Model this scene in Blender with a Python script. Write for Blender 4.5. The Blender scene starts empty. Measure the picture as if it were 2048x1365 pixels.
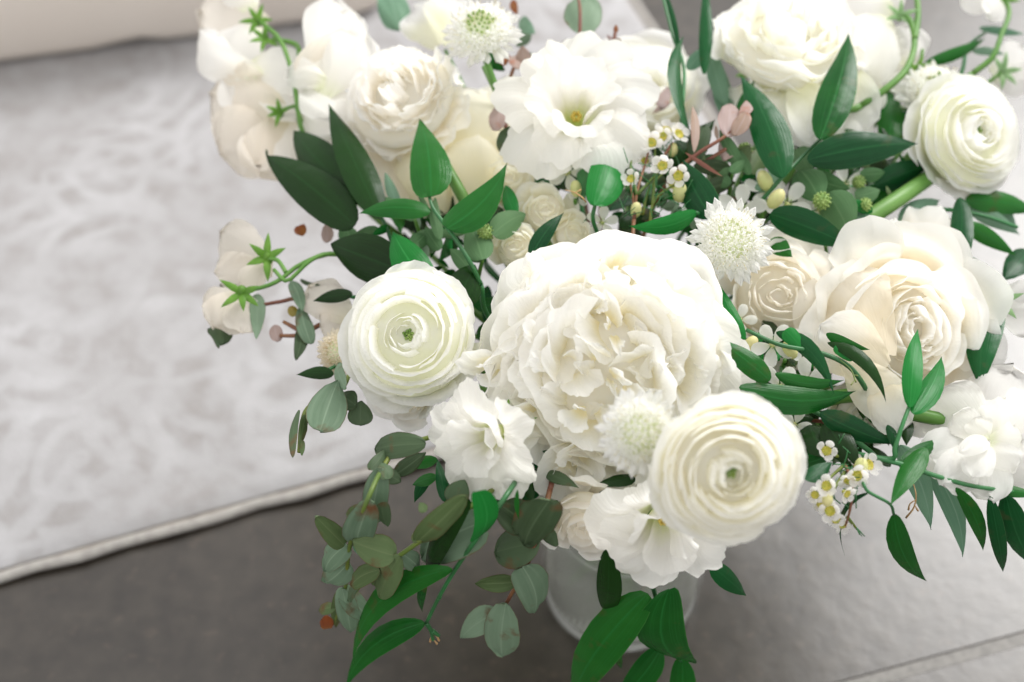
import bpy, math, random
import numpy as np
from mathutils import Vector, Matrix
random.seed(7); rng = np.random.default_rng(7)
sc = bpy.context.scene
COL = sc.collection
R_ = math.radians

# ------------------------------------------------------------------ camera
TH = R_(50); K = 36.0/50.0
RI = np.array([1., 0, 0]); UP = np.array([0, math.sin(TH), math.cos(TH)]); FW = np.array([0, math.cos(TH), -math.sin(TH)])
def ray(px, py):
    return FW + (px-1024)/2048*K*RI + (682.5-py)/2048*K*UP
CAM = -0.884*ray(1240, 1171)
cd = bpy.data.cameras.new('camera'); cam = bpy.data.objects.new('camera', cd); COL.objects.link(cam)
cd.lens = 50; cd.sensor_width = 36; cd.clip_end = 60; cd.clip_start = 0.02
cam.matrix_world = Matrix(((RI[0], UP[0], -FW[0], CAM[0]), (RI[1], UP[1], -FW[1], CAM[1]), (RI[2], UP[2], -FW[2], CAM[2]), (0, 0, 0, 1)))
cd.dof.use_dof = True; cd.dof.focus_distance = 0.655; cd.dof.aperture_fstop = 5.0
sc.camera = cam
# ------------------------------------------------------------------ light
w = bpy.data.worlds.new("World"); sc.world = w; w.use_nodes = True
bg = w.node_tree.nodes['Background']; bg.inputs[0].default_value = (1.0, 0.99, 0.978, 1); bg.inputs[1].default_value = 0.83
def area(name, loc, target, sx, sy, power, col):
    l = bpy.data.lights.new(name, 'AREA'); l.shape = 'RECTANGLE'; l.size = sx; l.size_y = sy; l.energy = power; l.color = col
    o = bpy.data.objects.new(name, l); COL.objects.link(o); o.location = loc
    o.rotation_euler = (Vector(target)-Vector(loc)).to_track_quat('-Z', 'Y').to_euler()
    return o
area('window_light', (2.15, 2.7, 3.1), (0.0, 0.1, 0.15), 1.9, 2.1, 150, (1.0, 0.985, 0.965))
sc.view_settings.view_transform = 'Standard'; sc.view_settings.look = 'None'
sc.view_settings.exposure = 0.53; sc.view_settings.gamma = 1
sc.render.engine = 'CYCLES'
cy = sc.cycles; cy.max_bounces = 18; cy.diffuse_bounces = 14; cy.transmission_bounces = 10; cy.glossy_bounces = 3
cy.transparent_max_bounces = 24; cy.sample_clamp_indirect = 4; cy.use_denoising = True

# ------------------------------------------------------------------ coordinates
PX = K/2048
def dome(px, py):
    "depth of the bouquet's surface along the view axis"
    return 0.655 + (650-py)*0.00020 + ((px-1240)/800)**2*0.05 + max(0, py-1000)*0.0006
def P(px, py, off=0.0):
    return CAM + (dome(px, py)+off)*ray(px, py)
def G(px, py, z=0.0):
    r = ray(px, py); return CAM + r*((z-CAM[2])/r[2])
def camvec(x, y, z):
    v = x*RI + y*UP - z*FW; return v/np.linalg.norm(v)
def unit(v): return v/(np.linalg.norm(v)+1e-12)

# ------------------------------------------------------------------ object helpers
def thing(name, label, cat, loc=(0, 0, 0), mat=None, group=None):
    o = bpy.data.objects.new(name, None); COL.objects.link(o); o.empty_display_size = 0.01
    o.matrix_world = mat if mat is not None else Matrix.Translation(Vector(loc))
    o['label'] = label; o['category'] = cat
    if group: o['group'] = group
    o['_m'] = 0; del o['_m']
    MATS[o.name] = o.matrix_world.copy()
    return o
MATS = {}
def inv_of(parent):
    return MATS[parent.name].inverted() if parent is not None and parent.name in MATS else Matrix.Identity(4)
def link(name, me, mat, parent=None, local=None):
    o = bpy.data.objects.new(name, me); COL.objects.link(o)
    if mat is not None and not me.materials: me.materials.append(mat)
    if parent is not None: o.parent = parent
    if local is not None: o.matrix_local = local
    return o
def grid_me(name, X, closed_u=False):
    nv, nu, _ = X.shape
    me = bpy.data.meshes.new(name)
    f = []; cu = nu if closed_u else nu-1
    for j in range(nv-1):
        for i in range(cu):
            f.append((j*nu+i, j*nu+(i+1) % nu, (j+1)*nu+(i+1) % nu, (j+1)*nu+i))
    me.from_pydata(X.reshape(-1, 3).tolist(), [], f)
    uv = me.uv_layers.new(name='UVMap')
    fa = np.array(f).reshape(-1)
    u = (fa % nu)/max(1, nu-1); v = (fa//nu)/(nv-1)
    uv.data.foreach_set('uv', np.stack([u, v], 1).astype(np.float32).ravel())
    me.polygons.foreach_set('use_smooth', [True]*len(f))
    me.update(); return me
def xf(M, X):
    A = np.array(M); return X @ A[:3, :3].T + A[:3, 3]
def frame(pos, n, spin=0.0, ref=None):
    n = unit(np.array(n, float)); a = ref if ref is not None else UP
    x = np.cross(a, n)
    if np.linalg.norm(x) < 1e-4: x = np.cross(RI, n)
    x = unit(x); y = np.cross(n, x); c, s = math.cos(spin), math.sin(spin)
    X = c*x+s*y; Y = -s*x+c*y
    return Matrix(((X[0], Y[0], n[0], pos[0]), (X[1], Y[1], n[1], pos[1]), (X[2], Y[2], n[2], pos[2]), (0, 0, 0, 1)))
def catmull(pts, n):
    p = np.array(pts, float)
    if len(p) == 2: t = np.linspace(0, 1, n)[:, None]; return p[0]*(1-t)+p[1]*t
    q = np.vstack([2*p[0]-p[1], p, 2*p[-1]-p[-2]]); out = []
    m = len(p)-1
    for k in range(n):
        s = k/(n-1)*m; i = min(int(s), m-1); t = s-i
        a, b, c, d = q[i], q[i+1], q[i+2], q[i+3]
        out.append(0.5*((2*b)+(-a+c)*t+(2*a-5*b+4*c-d)*t*t+(-a+3*b-3*c+d)*t**3))
    return np.array(out)
def tube_X(pts, r0, r1=None, n=16, sides=7, smooth=True, bumps=0.0):
    c = catmull(pts, n) if smooth else np.array(pts, float); n = len(c)
    r1 = r0 if r1 is None else r1
    T = np.gradient(c, axis=0); T /= np.linalg.norm(T, axis=1)[:, None]+1e-12
    a = np.array([0.3, 0.2, 0.93]); out = []
    x = unit(np.cross(a, T[0]))
    for k in range(n):
        x = unit(x - T[k]*np.dot(x, T[k])); y = np.cross(T[k], x)
        r = r0+(r1-r0)*k/(n-1)
        if bumps: r *= 1+bumps*math.sin(k*2.1)
        an = np.linspace(0, 2*math.pi, sides, endpoint=False)
        out.append(c[k]+r*(np.cos(an)[:, None]*x+np.sin(an)[:, None]*y))
    out = np.array(out)
    cap0 = np.repeat(out[0].mean(0)[None, None], sides, 1); cap1 = np.repeat(out[-1].mean(0)[None, None], sides, 1)
    return np.concatenate([cap0, out, cap1])
def tube(name, pts, r0, r1, mat, parent, n=16, sides=7, smooth=True):
    X = tube_X(pts, r0, r1, n, sides, smooth)
    return link(name, grid_me(name, xf(inv_of(parent), X), True), mat, parent)
def ball_X(c, rx, rz=None, n=8, m=7, axis=None):
    rz = rz or rx; v = np.linspace(0, math.pi, m)[:, None]; a = np.linspace(0, 2*math.pi, n, endpoint=False)[None]
    X = np.stack([rx*np.sin(v)*np.cos(a), rx*np.sin(v)*np.sin(a), -rz*np.cos(v)*np.ones_like(a)], -1)
    if axis is not None: X = X @ np.array(frame((0, 0, 0), axis))[:3, :3].T
    return X+np.array(c)
def joined(name, Xs, mat, parent, closed=True, M=None):
    V = []; F = []; o = 0
    for X in Xs:
        nv, nu, _ = X.shape; V.append(X.reshape(-1, 3))
        cu = nu if closed else nu-1
        for j in range(nv-1):
            for i in range(cu): F.append((o+j*nu+i, o+j*nu+(i+1) % nu, o+(j+1)*nu+(i+1) % nu, o+(j+1)*nu+i))
        o += nv*nu
    V = np.concatenate(V)
    if M is not None: V = xf(M, V)
    me = bpy.data.meshes.new(name); me.from_pydata(V.tolist(), [], F); me.polygons.foreach_set('use_smooth', [True]*len(F)); me.update()
    return link(name, me, mat, parent)
class Wob:
    def __init__(s, n=4, f0=1.0):
        s.k = [(random.uniform(.6, 1.4)*f0*(i+1), random.uniform(0, 6.28), 1/(i+1)**.8) for i in range(n)]
    def __call__(s, x): return sum(a*np.sin(f*x+p) for f, p, a in s.k)/2

# ------------------------------------------------------------------ materials
def newmat(name):
    m = bpy.data.materials.new(name); m.use_nodes = True; nt = m.node_tree; nt.nodes.clear()
    return m, nt, nt.nodes, nt.links
def petal_mat(name, base, tip, mid=None, trans=0.5, rough=0.55, pos=(0.15, 0.6), veins=0.25):
    base, tip, mid = [tuple(min(.985, c*1.022) for c in q) if q else None for q in (base, tip, mid)]; trans = max(trans, .58)
    m, nt, N, L = newmat(name)
    tc = N.new('ShaderNodeTexCoord'); sp = N.new('ShaderNodeSeparateXYZ'); L.new(tc.outputs['UV'], sp.inputs[0])
    nz = N.new('ShaderNodeTexNoise'); nz.inputs['Scale'].default_value = 3; L.new(tc.outputs['UV'], nz.inputs['Vector'])
    ad = N.new('ShaderNodeMath'); ad.operation = 'MULTIPLY_ADD'; ad.inputs[1].default_value = 0.25; L.new(nz.outputs[0], ad.inputs[0]); L.new(sp.outputs[1], ad.inputs[2])
    su = N.new('ShaderNodeMath'); su.operation = 'SUBTRACT'; su.inputs[1].default_value = 0.12; L.new(ad.outputs[0], su.inputs[0])
    rp = N.new('ShaderNodeValToRGB'); e = rp.color_ramp.elements
    e[0].position = pos[0]; e[0].color = (*base, 1); e[1].position = pos[1]; e[1].color = (*tip, 1)
    if mid: q = e.new((pos[0]+pos[1])/2); q.color = (*mid, 1)
    L.new(su.outputs[0], rp.inputs[0])
    mp = N.new('ShaderNodeMapping'); mp.inputs['Scale'].default_value = (38, 2.2, 1); L.new(tc.outputs['UV'], mp.inputs[0])
    vn = N.new('ShaderNodeTexNoise'); vn.inputs['Scale'].default_value = 1; vn.inputs['Detail'].default_value = 3; L.new(mp.outputs[0], vn.inputs['Vector'])
    bp = N.new('ShaderNodeBump'); bp.inputs['Strength'].default_value = veins; bp.inputs['Distance'].default_value = 0.0012; L.new(vn.outputs[0], bp.inputs['Height'])
    pr = N.new('ShaderNodeBsdfPrincipled'); pr.inputs['Roughness'].default_value = rough; pr.inputs['Specular IOR Level'].default_value = 0.3
    tr = N.new('ShaderNodeBsdfTranslucent'); mx = N.new('ShaderNodeMixShader'); mx.inputs[0].default_value = trans
    ou = N.new('ShaderNodeOutputMaterial')
    L.new(rp.outputs[0], pr.inputs['Base Color']); L.new(rp.outputs[0], tr.inputs[0]); L.new(bp.outputs[0], pr.inputs['Normal']); L.new(bp.outputs[0], tr.inputs['Normal'])
    L.new(pr.outputs[0], mx.inputs[1]); L.new(tr.outputs[0], mx.inputs[2]); L.new(mx.outputs[0], ou.inputs[0])
    return m
def leaf_mat(name, c1, c2, vein=(0.1, 0.2, 0.06), rough=0.32, trans=0.15, spots=0.0, spotcol=(0.13, 0.065, 0.03), coat=0.0, edge=None, stripes=26):
    m, nt, N, L = newmat(name)
    tc = N.new('ShaderNodeTexCoord'); oi = N.new('ShaderNodeObjectInfo')
    mx = N.new('ShaderNodeMix'); mx.data_type = 'RGBA'; mx.inputs[6].default_value = (*c1, 1); mx.inputs[7].default_value = (*c2, 1)
    nz = N.new('ShaderNodeTexNoise'); nz.inputs['Scale'].default_value = 45; nz.inputs['Detail'].default_value = 4; L.new(tc.outputs['Object'], nz.inputs['Vector'])
    a = N.new('ShaderNodeMath'); a.operation = 'MULTIPLY_ADD'; a.inputs[1].default_value = 0.7; a.inputs[2].default_value = -0.25
    L.new(nz.outputs[0], a.inputs[0]); b = N.new('ShaderNodeMath'); b.operation = 'MULTIPLY_ADD'; b.inputs[1].default_value = 0.8; L.new(oi.outputs['Random'], b.inputs[0]); L.new(a.outputs[0], b.inputs[2]); b.use_clamp = True
    L.new(b.outputs[0], mx.inputs[0])
    mp = N.new('ShaderNodeMapping'); mp.inputs['Scale'].default_value = (stripes, 1.2, 1); L.new(tc.outputs['UV'], mp.inputs[0])
    vn = N.new('ShaderNodeTexNoise'); vn.inputs['Scale'].default_value = 1; vn.inputs['Detail'].default_value = 2; L.new(mp.outputs[0], vn.inputs['Vector'])
    vr = N.new('ShaderNodeMapRange'); vr.inputs[1].default_value = .48; vr.inputs[2].default_value = .75; vr.inputs[3].default_value = 0; vr.inputs[4].default_value = .42; L.new(vn.outputs[0], vr.inputs[0])
    m2 = N.new('ShaderNodeMix'); m2.data_type = 'RGBA'; L.new(vr.outputs[0], m2.inputs[0]); L.new(mx.outputs[2], m2.inputs[6]); m2.inputs[7].default_value = (*vein, 1)
    # midrib and rim from the UV across the blade
    sp = N.new('ShaderNodeSeparateXYZ'); L.new(tc.outputs['UV'], sp.inputs[0])
    d = N.new('ShaderNodeMath'); d.operation = 'SUBTRACT'; d.inputs[1].default_value = 0.5; L.new(sp.outputs[0], d.inputs[0])
    ab = N.new('ShaderNodeMath'); ab.operation = 'ABSOLUTE'; L.new(d.outputs[0], ab.inputs[0])
    mr = N.new('ShaderNodeMapRange'); mr.inputs[1].default_value = 0.0; mr.inputs[2].default_value = 0.035; mr.inputs[3].default_value = .75; mr.inputs[4].default_value = 0; L.new(ab.outputs[0], mr.inputs[0])
    m3 = N.new('ShaderNodeMix'); m3.data_type = 'RGBA'; L.new(mr.outputs[0], m3.inputs[0]); L.new(m2.outputs[2], m3.inputs[6]); m3.inputs[7].default_value = (*vein, 1)
    gm = N.new('ShaderNodeNewGeometry'); bk = N.new('ShaderNodeMath'); bk.operation = 'MULTIPLY'; bk.inputs[1].default_value = .28; L.new(gm.outputs['Backfacing'], bk.inputs[0])
    mb = N.new('ShaderNodeMix'); mb.data_type = 'RGBA'; L.new(bk.outputs[0], mb.inputs[0]); L.new(m3.outputs[2], mb.inputs[6]); mb.inputs[7].default_value = (0.22, 0.34, 0.20, 1)
    last = mb.outputs[2]
    if edge:
        er = N.new('ShaderNodeMapRange'); er.inputs[1].default_value = 0.47; er.inputs[2].default_value = 0.5; er.inputs[4].default_value = .85; L.new(ab.outputs[0], er.inputs[0])
        m5 = N.new('ShaderNodeMix'); m5.data_type = 'RGBA'; L.new(er.outputs[0], m5.inputs[0]); L.new(last, m5.inputs[6]); m5.inputs[7].default_value = (*edge, 1); last = m5.outputs[2]
    if spots:
        sn = N.new('ShaderNodeTexNoise'); sn.inputs['Scale'].default_value = 80; sn.inputs['Detail'].default_value = 6; L.new(tc.outputs['Object'], sn.inputs['Vector'])
        sr = N.new('ShaderNodeMapRange'); sr.inputs[1].default_value = 0.62-spots*.1; sr.inputs[2].default_value = 0.78-spots*.1; L.new(sn.outputs[0], sr.inputs[0])
        m4 = N.new('ShaderNodeMix'); m4.data_type = 'RGBA'; L.new(sr.outputs[0], m4.inputs[0]); L.new(last, m4.inputs[6]); m4.inputs[7].default_value = (*spotcol, 1); last = m4.outputs[2]
    bp = N.new('ShaderNodeBump'); bp.inputs['Strength'].default_value = 0.22; bp.inputs['Distance'].default_value = 0.001; L.new(vn.outputs[0], bp.inputs['Height'])
    wn = N.new('ShaderNodeTexNoise'); wn.inputs['Scale'].default_value = 70; wn.inputs['Detail'].default_value = 2; L.new(tc.outputs['Object'], wn.inputs['Vector']); b2 = N.new('ShaderNodeBump'); b2.inputs['Strength'].default_value = .5; b2.inputs['Distance'].default_value = .0014; L.new(wn.outputs[0], b2.inputs['Height']); L.new(bp.outputs[0], b2.inputs['Normal']); bp = b2
    pr = N.new('ShaderNodeBsdfPrincipled'); pr.inputs['Roughness'].default_value = rough+.04; pr.inputs['Specular IOR Level'].default_value = .20; pr.inputs['Coat Weight'].default_value = coat*.5; pr.inputs['Coat Roughness'].default_value = .25
    tr = N.new('ShaderNodeBsdfTranslucent'); ms = N.new('ShaderNodeMixShader'); ms.inputs[0].default_value = trans; ou = N.new('ShaderNodeOutputMaterial')
    L.new(last, pr.inputs['Base Color']); L.new(last, tr.inputs[0]); L.new(bp.outputs[0], pr.inputs['Normal'])
    L.new(pr.outputs[0], ms.inputs[1]); L.new(tr.outputs[0], ms.inputs[2]); L.new(ms.outputs[0], ou.inputs[0])
    return m
def plain(name, c, rough=0.5, trans=0.0, noise=0.0, c2=None, scale=60):
    m, nt, N, L = newmat(name)
    pr = N.new('ShaderNodeBsdfPrincipled'); pr.inputs['Roughness'].default_value = rough; ou = N.new('ShaderNodeOutputMaterial')
    tc = N.new('ShaderNodeTexCoord'); nz = N.new('ShaderNodeTexNoise'); nz.inputs['Scale'].default_value = scale; L.new(tc.outputs['Object'], nz.inputs['Vector'])
    mx = N.new('ShaderNodeMix'); mx.data_type = 'RGBA'; mx.inputs[6].default_value = (*c, 1); mx.inputs[7].default_value = (*(c2 or [x*.7 for x in c]), 1)
    mr = N.new('ShaderNodeMapRange'); mr.inputs[1].default_value = .4; mr.inputs[2].default_value = .65; L.new(nz.outputs[0], mr.inputs[0]); L.new(mr.outputs[0], mx.inputs[0]); L.new(mx.outputs[2], pr.inputs['Base Color'])
    if trans:
        tr = N.new('ShaderNodeBsdfTranslucent'); L.new(mx.outputs[2], tr.inputs[0]); ms = N.new('ShaderNodeMixShader'); ms.inputs[0].default_value = trans
        L.new(pr.outputs[0], ms.inputs[1]); L.new(tr.outputs[0], ms.inputs[2]); L.new(ms.outputs[0], ou.inputs[0])
    else: L.new(pr.outputs[0], ou.inputs[0])
    return m

M_ran = petal_mat('ranunculus_petal', (0.95, 0.945, 0.76), (0.963, 0.96, 0.942), mid=(0.957, 0.952, 0.88), pos=(0.42, 0.90))
M_ranc = petal_mat('cream_ranunculus_petal', (0.957, 0.92, 0.70), (0.963, 0.957, 0.922), mid=(0.96, 0.943, 0.84), pos=(0.45, 0.94))
M_blush = petal_mat('blush_ranunculus_petal', (0.955, 0.915, 0.83), (0.96, 0.952, 0.93), mid=(0.957, 0.935, 0.885), pos=(0.42, 0.95))
M_peo = petal_mat('peony_petal', (0.965, 0.895, 0.64), (0.965, 0.958, 0.938), mid=(0.964, 0.943, 0.85), pos=(0.25, 0.85), veins=.35)
M_lis = petal_mat('lisianthus_petal', (0.88, 0.92, 0.60), (0.962, 0.951, 0.922), mid=(0.952, 0.95, 0.84), pos=(0.18, 0.55), veins=.5)
M_rose = petal_mat('rose_petal', (0.953, 0.88, 0.73), (0.962, 0.954, 0.93), mid=(0.957, 0.93, 0.86), pos=(0.40, 0.95), veins=.15)
M_peach = petal_mat('peach_rose_petal', (0.955, 0.89, 0.77), (0.958, 0.942, 0.90), mid=(0.956, 0.92, 0.85), pos=(0.35, 0.95), veins=.15)
M_crose = petal_mat('cream_rose_petal', (0.945, 0.90, 0.70), (0.957, 0.947, 0.88), mid=(0.95, 0.925, 0.80), pos=(0.35, 0.95), veins=.15)
M_sp = petal_mat('sweet_pea_petal', (0.90, 0.92, 0.75), (0.95, 0.94, 0.91), mid=(0.945, 0.93, 0.88), trans=.5, pos=(0.05, 0.4), veins=.22)
M_spc = petal_mat('shaded_cream_sweet_pea_petal', (0.86, 0.82, 0.68), (0.89, 0.84, 0.76), mid=(0.88, 0.84, 0.75), trans=.5, pos=(0.05, 0.4), veins=.22)  # cream, with the left side's warm shade put into the colour
M_sca = petal_mat('scabiosa_floret', (0.88, 0.90, 0.66), (0.96, 0.957, 0.94), mid=(0.94, 0.94, 0.86), trans=.4, pos=(0.0, 0.4))
M_scab = petal_mat('beige_scabiosa_floret', (0.80, 0.70, 0.50), (0.90, 0.83, 0.71), trans=.4, pos=(0.0, 0.5))
M_wax = petal_mat('waxflower_petal', (0.90, 0.76, 0.68), (0.94, 0.92, 0.90), trans=.4, pos=(0.0, 0.35))
M_star = petal_mat('star_flower_petal', (0.78, 0.82, 0.62), (0.92, 0.92, 0.88), trans=.4, pos=(0.0, 0.4))
M_rus = leaf_mat('ruscus_leaf', (0.0025, 0.062, 0.008), (0.022, 0.150, 0.018), vein=(0.0172, 0.1548, 0.0301), rough=.2, spots=.1, spotcol=(0.0602, 0.0774, 0.0172), edge=(0.0430, 0.1720, 0.0344))
M_rusb = leaf_mat('bright_ruscus_leaf', (0.0052, 0.1376, 0.0172), (0.0172, 0.2150, 0.0387), vein=(0.0301, 0.2494, 0.0559), rough=.22, trans=.25)
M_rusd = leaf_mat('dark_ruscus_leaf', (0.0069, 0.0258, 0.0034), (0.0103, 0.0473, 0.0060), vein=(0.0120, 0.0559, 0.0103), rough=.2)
M_rusg = leaf_mat('glossy_ruscus_leaf', (0.0034, 0.0430, 0.0120), (0.0086, 0.0903, 0.0224), vein=(0.0172, 0.1118, 0.0344), rough=.2, spots=.1, spotcol=(0.0516, 0.0688, 0.0258), edge=(0.0430, 0.1290, 0.0430))
M_pale = leaf_mat('haze_pale_leaf', (0.1032, 0.2408, 0.1462), (0.2064, 0.3440, 0.2322), vein=(0.2580, 0.3956, 0.2924), rough=.4, trans=.3)  # lightened: the bright haze veiling the back leaves is in the colour
M_euc = leaf_mat('eucalyptus_leaf', (0.105, 0.170, 0.105), (0.20, 0.29, 0.195), vein=(0.25, 0.34, 0.24), rough=.5, spots=.25, edge=(0.1118, 0.0688, 0.0344), stripes=6)
M_eucd = leaf_mat('dark_eucalyptus_leaf', (0.035, 0.060, 0.026), (0.085, 0.135, 0.070), vein=(0.10, 0.15, 0.08), rough=.45, spots=.3, edge=(0.0688, 0.0344, 0.0172), stripes=6)
M_euco = leaf_mat('olive_eucalyptus_leaf', (0.065, 0.105, 0.035), (0.125, 0.185, 0.080), vein=(0.15, 0.20, 0.09), rough=.5, spots=.4, edge=(0.1032, 0.0430, 0.0172), stripes=6)
M_pink = leaf_mat('pink_eucalyptus_leaf', (0.3956, 0.3096, 0.3096), (0.3096, 0.2064, 0.1290), vein=(0.4300, 0.3440, 0.3354), rough=.45, spots=.5, spotcol=(0.3612, 0.1032, 0.0344), edge=(0.2408, 0.0602, 0.0430), stripes=6)
M_mint = leaf_mat('mint_leaf', (0.0645, 0.1634, 0.0602), (0.1376, 0.2580, 0.1204), vein=(0.1720, 0.3096, 0.1462), rough=.6, trans=.3)
M_stem = plain('green_stem', (0.09, 0.24, 0.035), .45, .15, c2=(0.14, 0.30, 0.06))
M_stemd = plain('dark_green_stem', (0.025, 0.12, 0.035), .4, 0, c2=(0.03, 0.18, 0.05))
M_stemr = plain('reddish_stem', (0.16, 0.05, 0.03), .5, 0, c2=(0.22, 0.10, 0.04))
M_stemy = plain('yellow_green_stem', (0.16, 0.20, 0.03), .5, .1, c2=(0.10, 0.17, 0.03))
M_sepal = plain('sepal_green', (0.11, 0.27, 0.025), .5, .3, c2=(0.18, 0.38, 0.05), scale=120)
M_sepalp = plain('pale_sepal_green', (0.24, 0.42, 0.18), .5, .3, c2=(0.32, 0.50, 0.24), scale=120)
M_gapfill = plain('pale_gap_fill', (0.96, 0.93, 0.82), .6, .4, c2=(0.96, 0.95, 0.89), scale=80)  # for balls added inside blooms to brighten the petal gaps
M_rgapfill = plain('ranunculus_gap_fill', (0.92, 0.93, 0.72), .6, .3, c2=(0.95, 0.95, 0.85), scale=80)  # same added gap filler, greener for the white ranunculus
M_cream = plain('cream_anther', (0.86, 0.82, 0.62), .6, .2, c2=(0.70, 0.62, 0.40), scale=300)
M_scar = plain('scabiosa_heart', (0.72, 0.78, 0.50), .6, .2, c2=(0.85, 0.88, 0.68), scale=200)
M_tan = plain('dry_tan_twig', (0.42, 0.24, 0.10), .6, 0, c2=(0.55, 0.36, 0.18), scale=200)
M_eye = plain('green_eye', (0.30, 0.42, 0.12), .5, 0, c2=(0.16, 0.28, 0.06), scale=300)
M_yel = plain('yellow_stamen', (0.80, 0.66, 0.16), .5, .3, c2=(0.85, 0.70, 0.2), scale=200)
M_cup = plain('wax_cup', (0.55, 0.50, 0.06), .4, 0, c2=(0.30, 0.36, 0.04), scale=500)
M_bud = plain('cream_bud', (0.62, 0.66, 0.28), .5, .2, c2=(0.78, 0.72, 0.36), scale=90)
M_rust = plain('rust_bud', (0.22, 0.055, 0.012), .4, .1, c2=(0.30, 0.13, 0.025), scale=90)
M_rustg = plain('olive_bud', (0.24, 0.20, 0.02), .4, .1, c2=(0.34, 0.22, 0.05), scale=90)

# ------------------------------------------------------------------ ROOM: floor, rug, seat
def concrete():
    m, nt, N, L = newmat('concrete')
    tc = N.new('ShaderNodeTexCoord')
    n1 = N.new('ShaderNodeTexNoise'); n1.inputs['Scale'].default_value = 5; n1.inputs['Detail'].default_value = 6; L.new(tc.outputs['Object'], n1.inputs['Vector'])
    n2 = N.new('ShaderNodeTexNoise'); n2.inputs['Scale'].default_value = 70; n2.inputs['Detail'].default_value = 5; L.new(tc.outputs['Object'], n2.inputs['Vector'])
    mx = N.new('ShaderNodeMix'); mx.inputs[0].default_value = .6; L.new(n1.outputs[0], mx.inputs[2]); L.new(n2.outputs[0], mx.inputs[3])
    rp = N.new('ShaderNodeValToRGB'); e = rp.color_ramp.elements; e[0].position = .36; e[0].color = (0.014, 0.009, 0.005, 1); e[1].position = .66; e[1].color = (0.040, 0.031, 0.022, 1)
    L.new(mx.outputs[0], rp.inputs[0])
    n3 = N.new('ShaderNodeTexNoise'); n3.inputs['Scale'].default_value = 110; n3.inputs['Detail'].default_value = 3; L.new(tc.outputs['Object'], n3.inputs['Vector'])
    s = N.new('ShaderNodeMapRange'); s.inputs[1].default_value = .60; s.inputs[2].default_value = .72; s.inputs[4].default_value = .12; L.new(n3.outputs[0], s.inputs[0])
    m4 = N.new('ShaderNodeMix'); m4.data_type = 'RGBA'; L.new(s.outputs[0], m4.inputs[0]); L.new(rp.outputs[0], m4.inputs[6]); m4.inputs[7].default_value = (0.20, 0.14, 0.10, 1)
    bp = N.new('ShaderNodeBump'); bp.inputs['Strength'].default_value = .18; bp.inputs['Distance'].default_value = 0.0012; L.new(n2.outputs[0], bp.inputs['Height'])
    pr = N.new('ShaderNodeBsdfPrincipled'); pr.inputs['Roughness'].default_value = .33; pr.inputs['IOR'].default_value = 1.72; L.new(m4.outputs[2], pr.inputs['Base Color']); L.new(bp.outputs[0], pr.inputs['Normal'])
    ou = N.new('ShaderNodeOutputMaterial'); L.new(pr.outputs[0], ou.inputs[0]); return m
M_con = concrete()
M_grout = plain('joint_filler', (0.20, 0.19, 0.175), .5, 0, scale=200)
def box_me(name, quad, z0, z1, bevel=0.0):
    "prism over a quad of xy points, counter-clockwise"
    q = np.array(quad, float)[:, :2]; c = q.mean(0); V = []; rings = []
    if bevel: prof = [(0, z0), (0, z1-bevel), (bevel*.3, z1-bevel*.3), (bevel, z1)]
    else: prof = [(0, z0), (0, z1)]
    for ins, z in prof:
        for p in q:
            d = unit(c-p); V.append((*(p+d*ins*1.414), z))
    F = []; n = len(q)
    for k in range(len(prof)-1):
        for i in range(n): F.append((k*n+i, k*n+(i+1) % n, (k+1)*n+(i+1) % n, (k+1)*n+i))
    F.append(tuple(range(n-1, -1, -1))); F.append(tuple((len(prof)-1)*n+i for i in range(n)))
    me = bpy.data.meshes.new(name); me.from_pydata(V, [], F); me.update(); return me
# joint in the floor: its centre line from the photograph's lower right
ja, jb = G(1700, 1372)[:2], G(2048, 1277)[:2]
jd = unit(np.r_[jb-ja, 0])[:2]; jn = np.array([-jd[1], jd[0]])
BIG = 6.0
fl = bpy.data.meshes.new('floor'); fl.from_pydata([(-9, -9, -.0007), (9, -9, -.0007), (9, 12, -.0007), (-9, 12, -.0007)], [], [(0, 1, 2, 3)]); fl.update()
floor = link('floor', fl, M_grout); floor['kind'] = 'structure'; floor['label'] = 'grey polished concrete floor'
hw = 0.0038
A = ja+jn*hw; B_ = ja-jn*hw
q1 = [A-jd*BIG, A+jd*BIG, A+jd*BIG+jn*9, A-jd*BIG+jn*9]
q2 = [B_+jd*BIG, B_-jd*BIG, B_-jd*BIG-jn*5, B_+jd*BIG-jn*5]
link('slab', box_me('slab', q1, -.003, 0, .001), M_con, floor); link('slab', box_me('slab', q2, -.003, 0, .001), M_con, floor)

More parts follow.
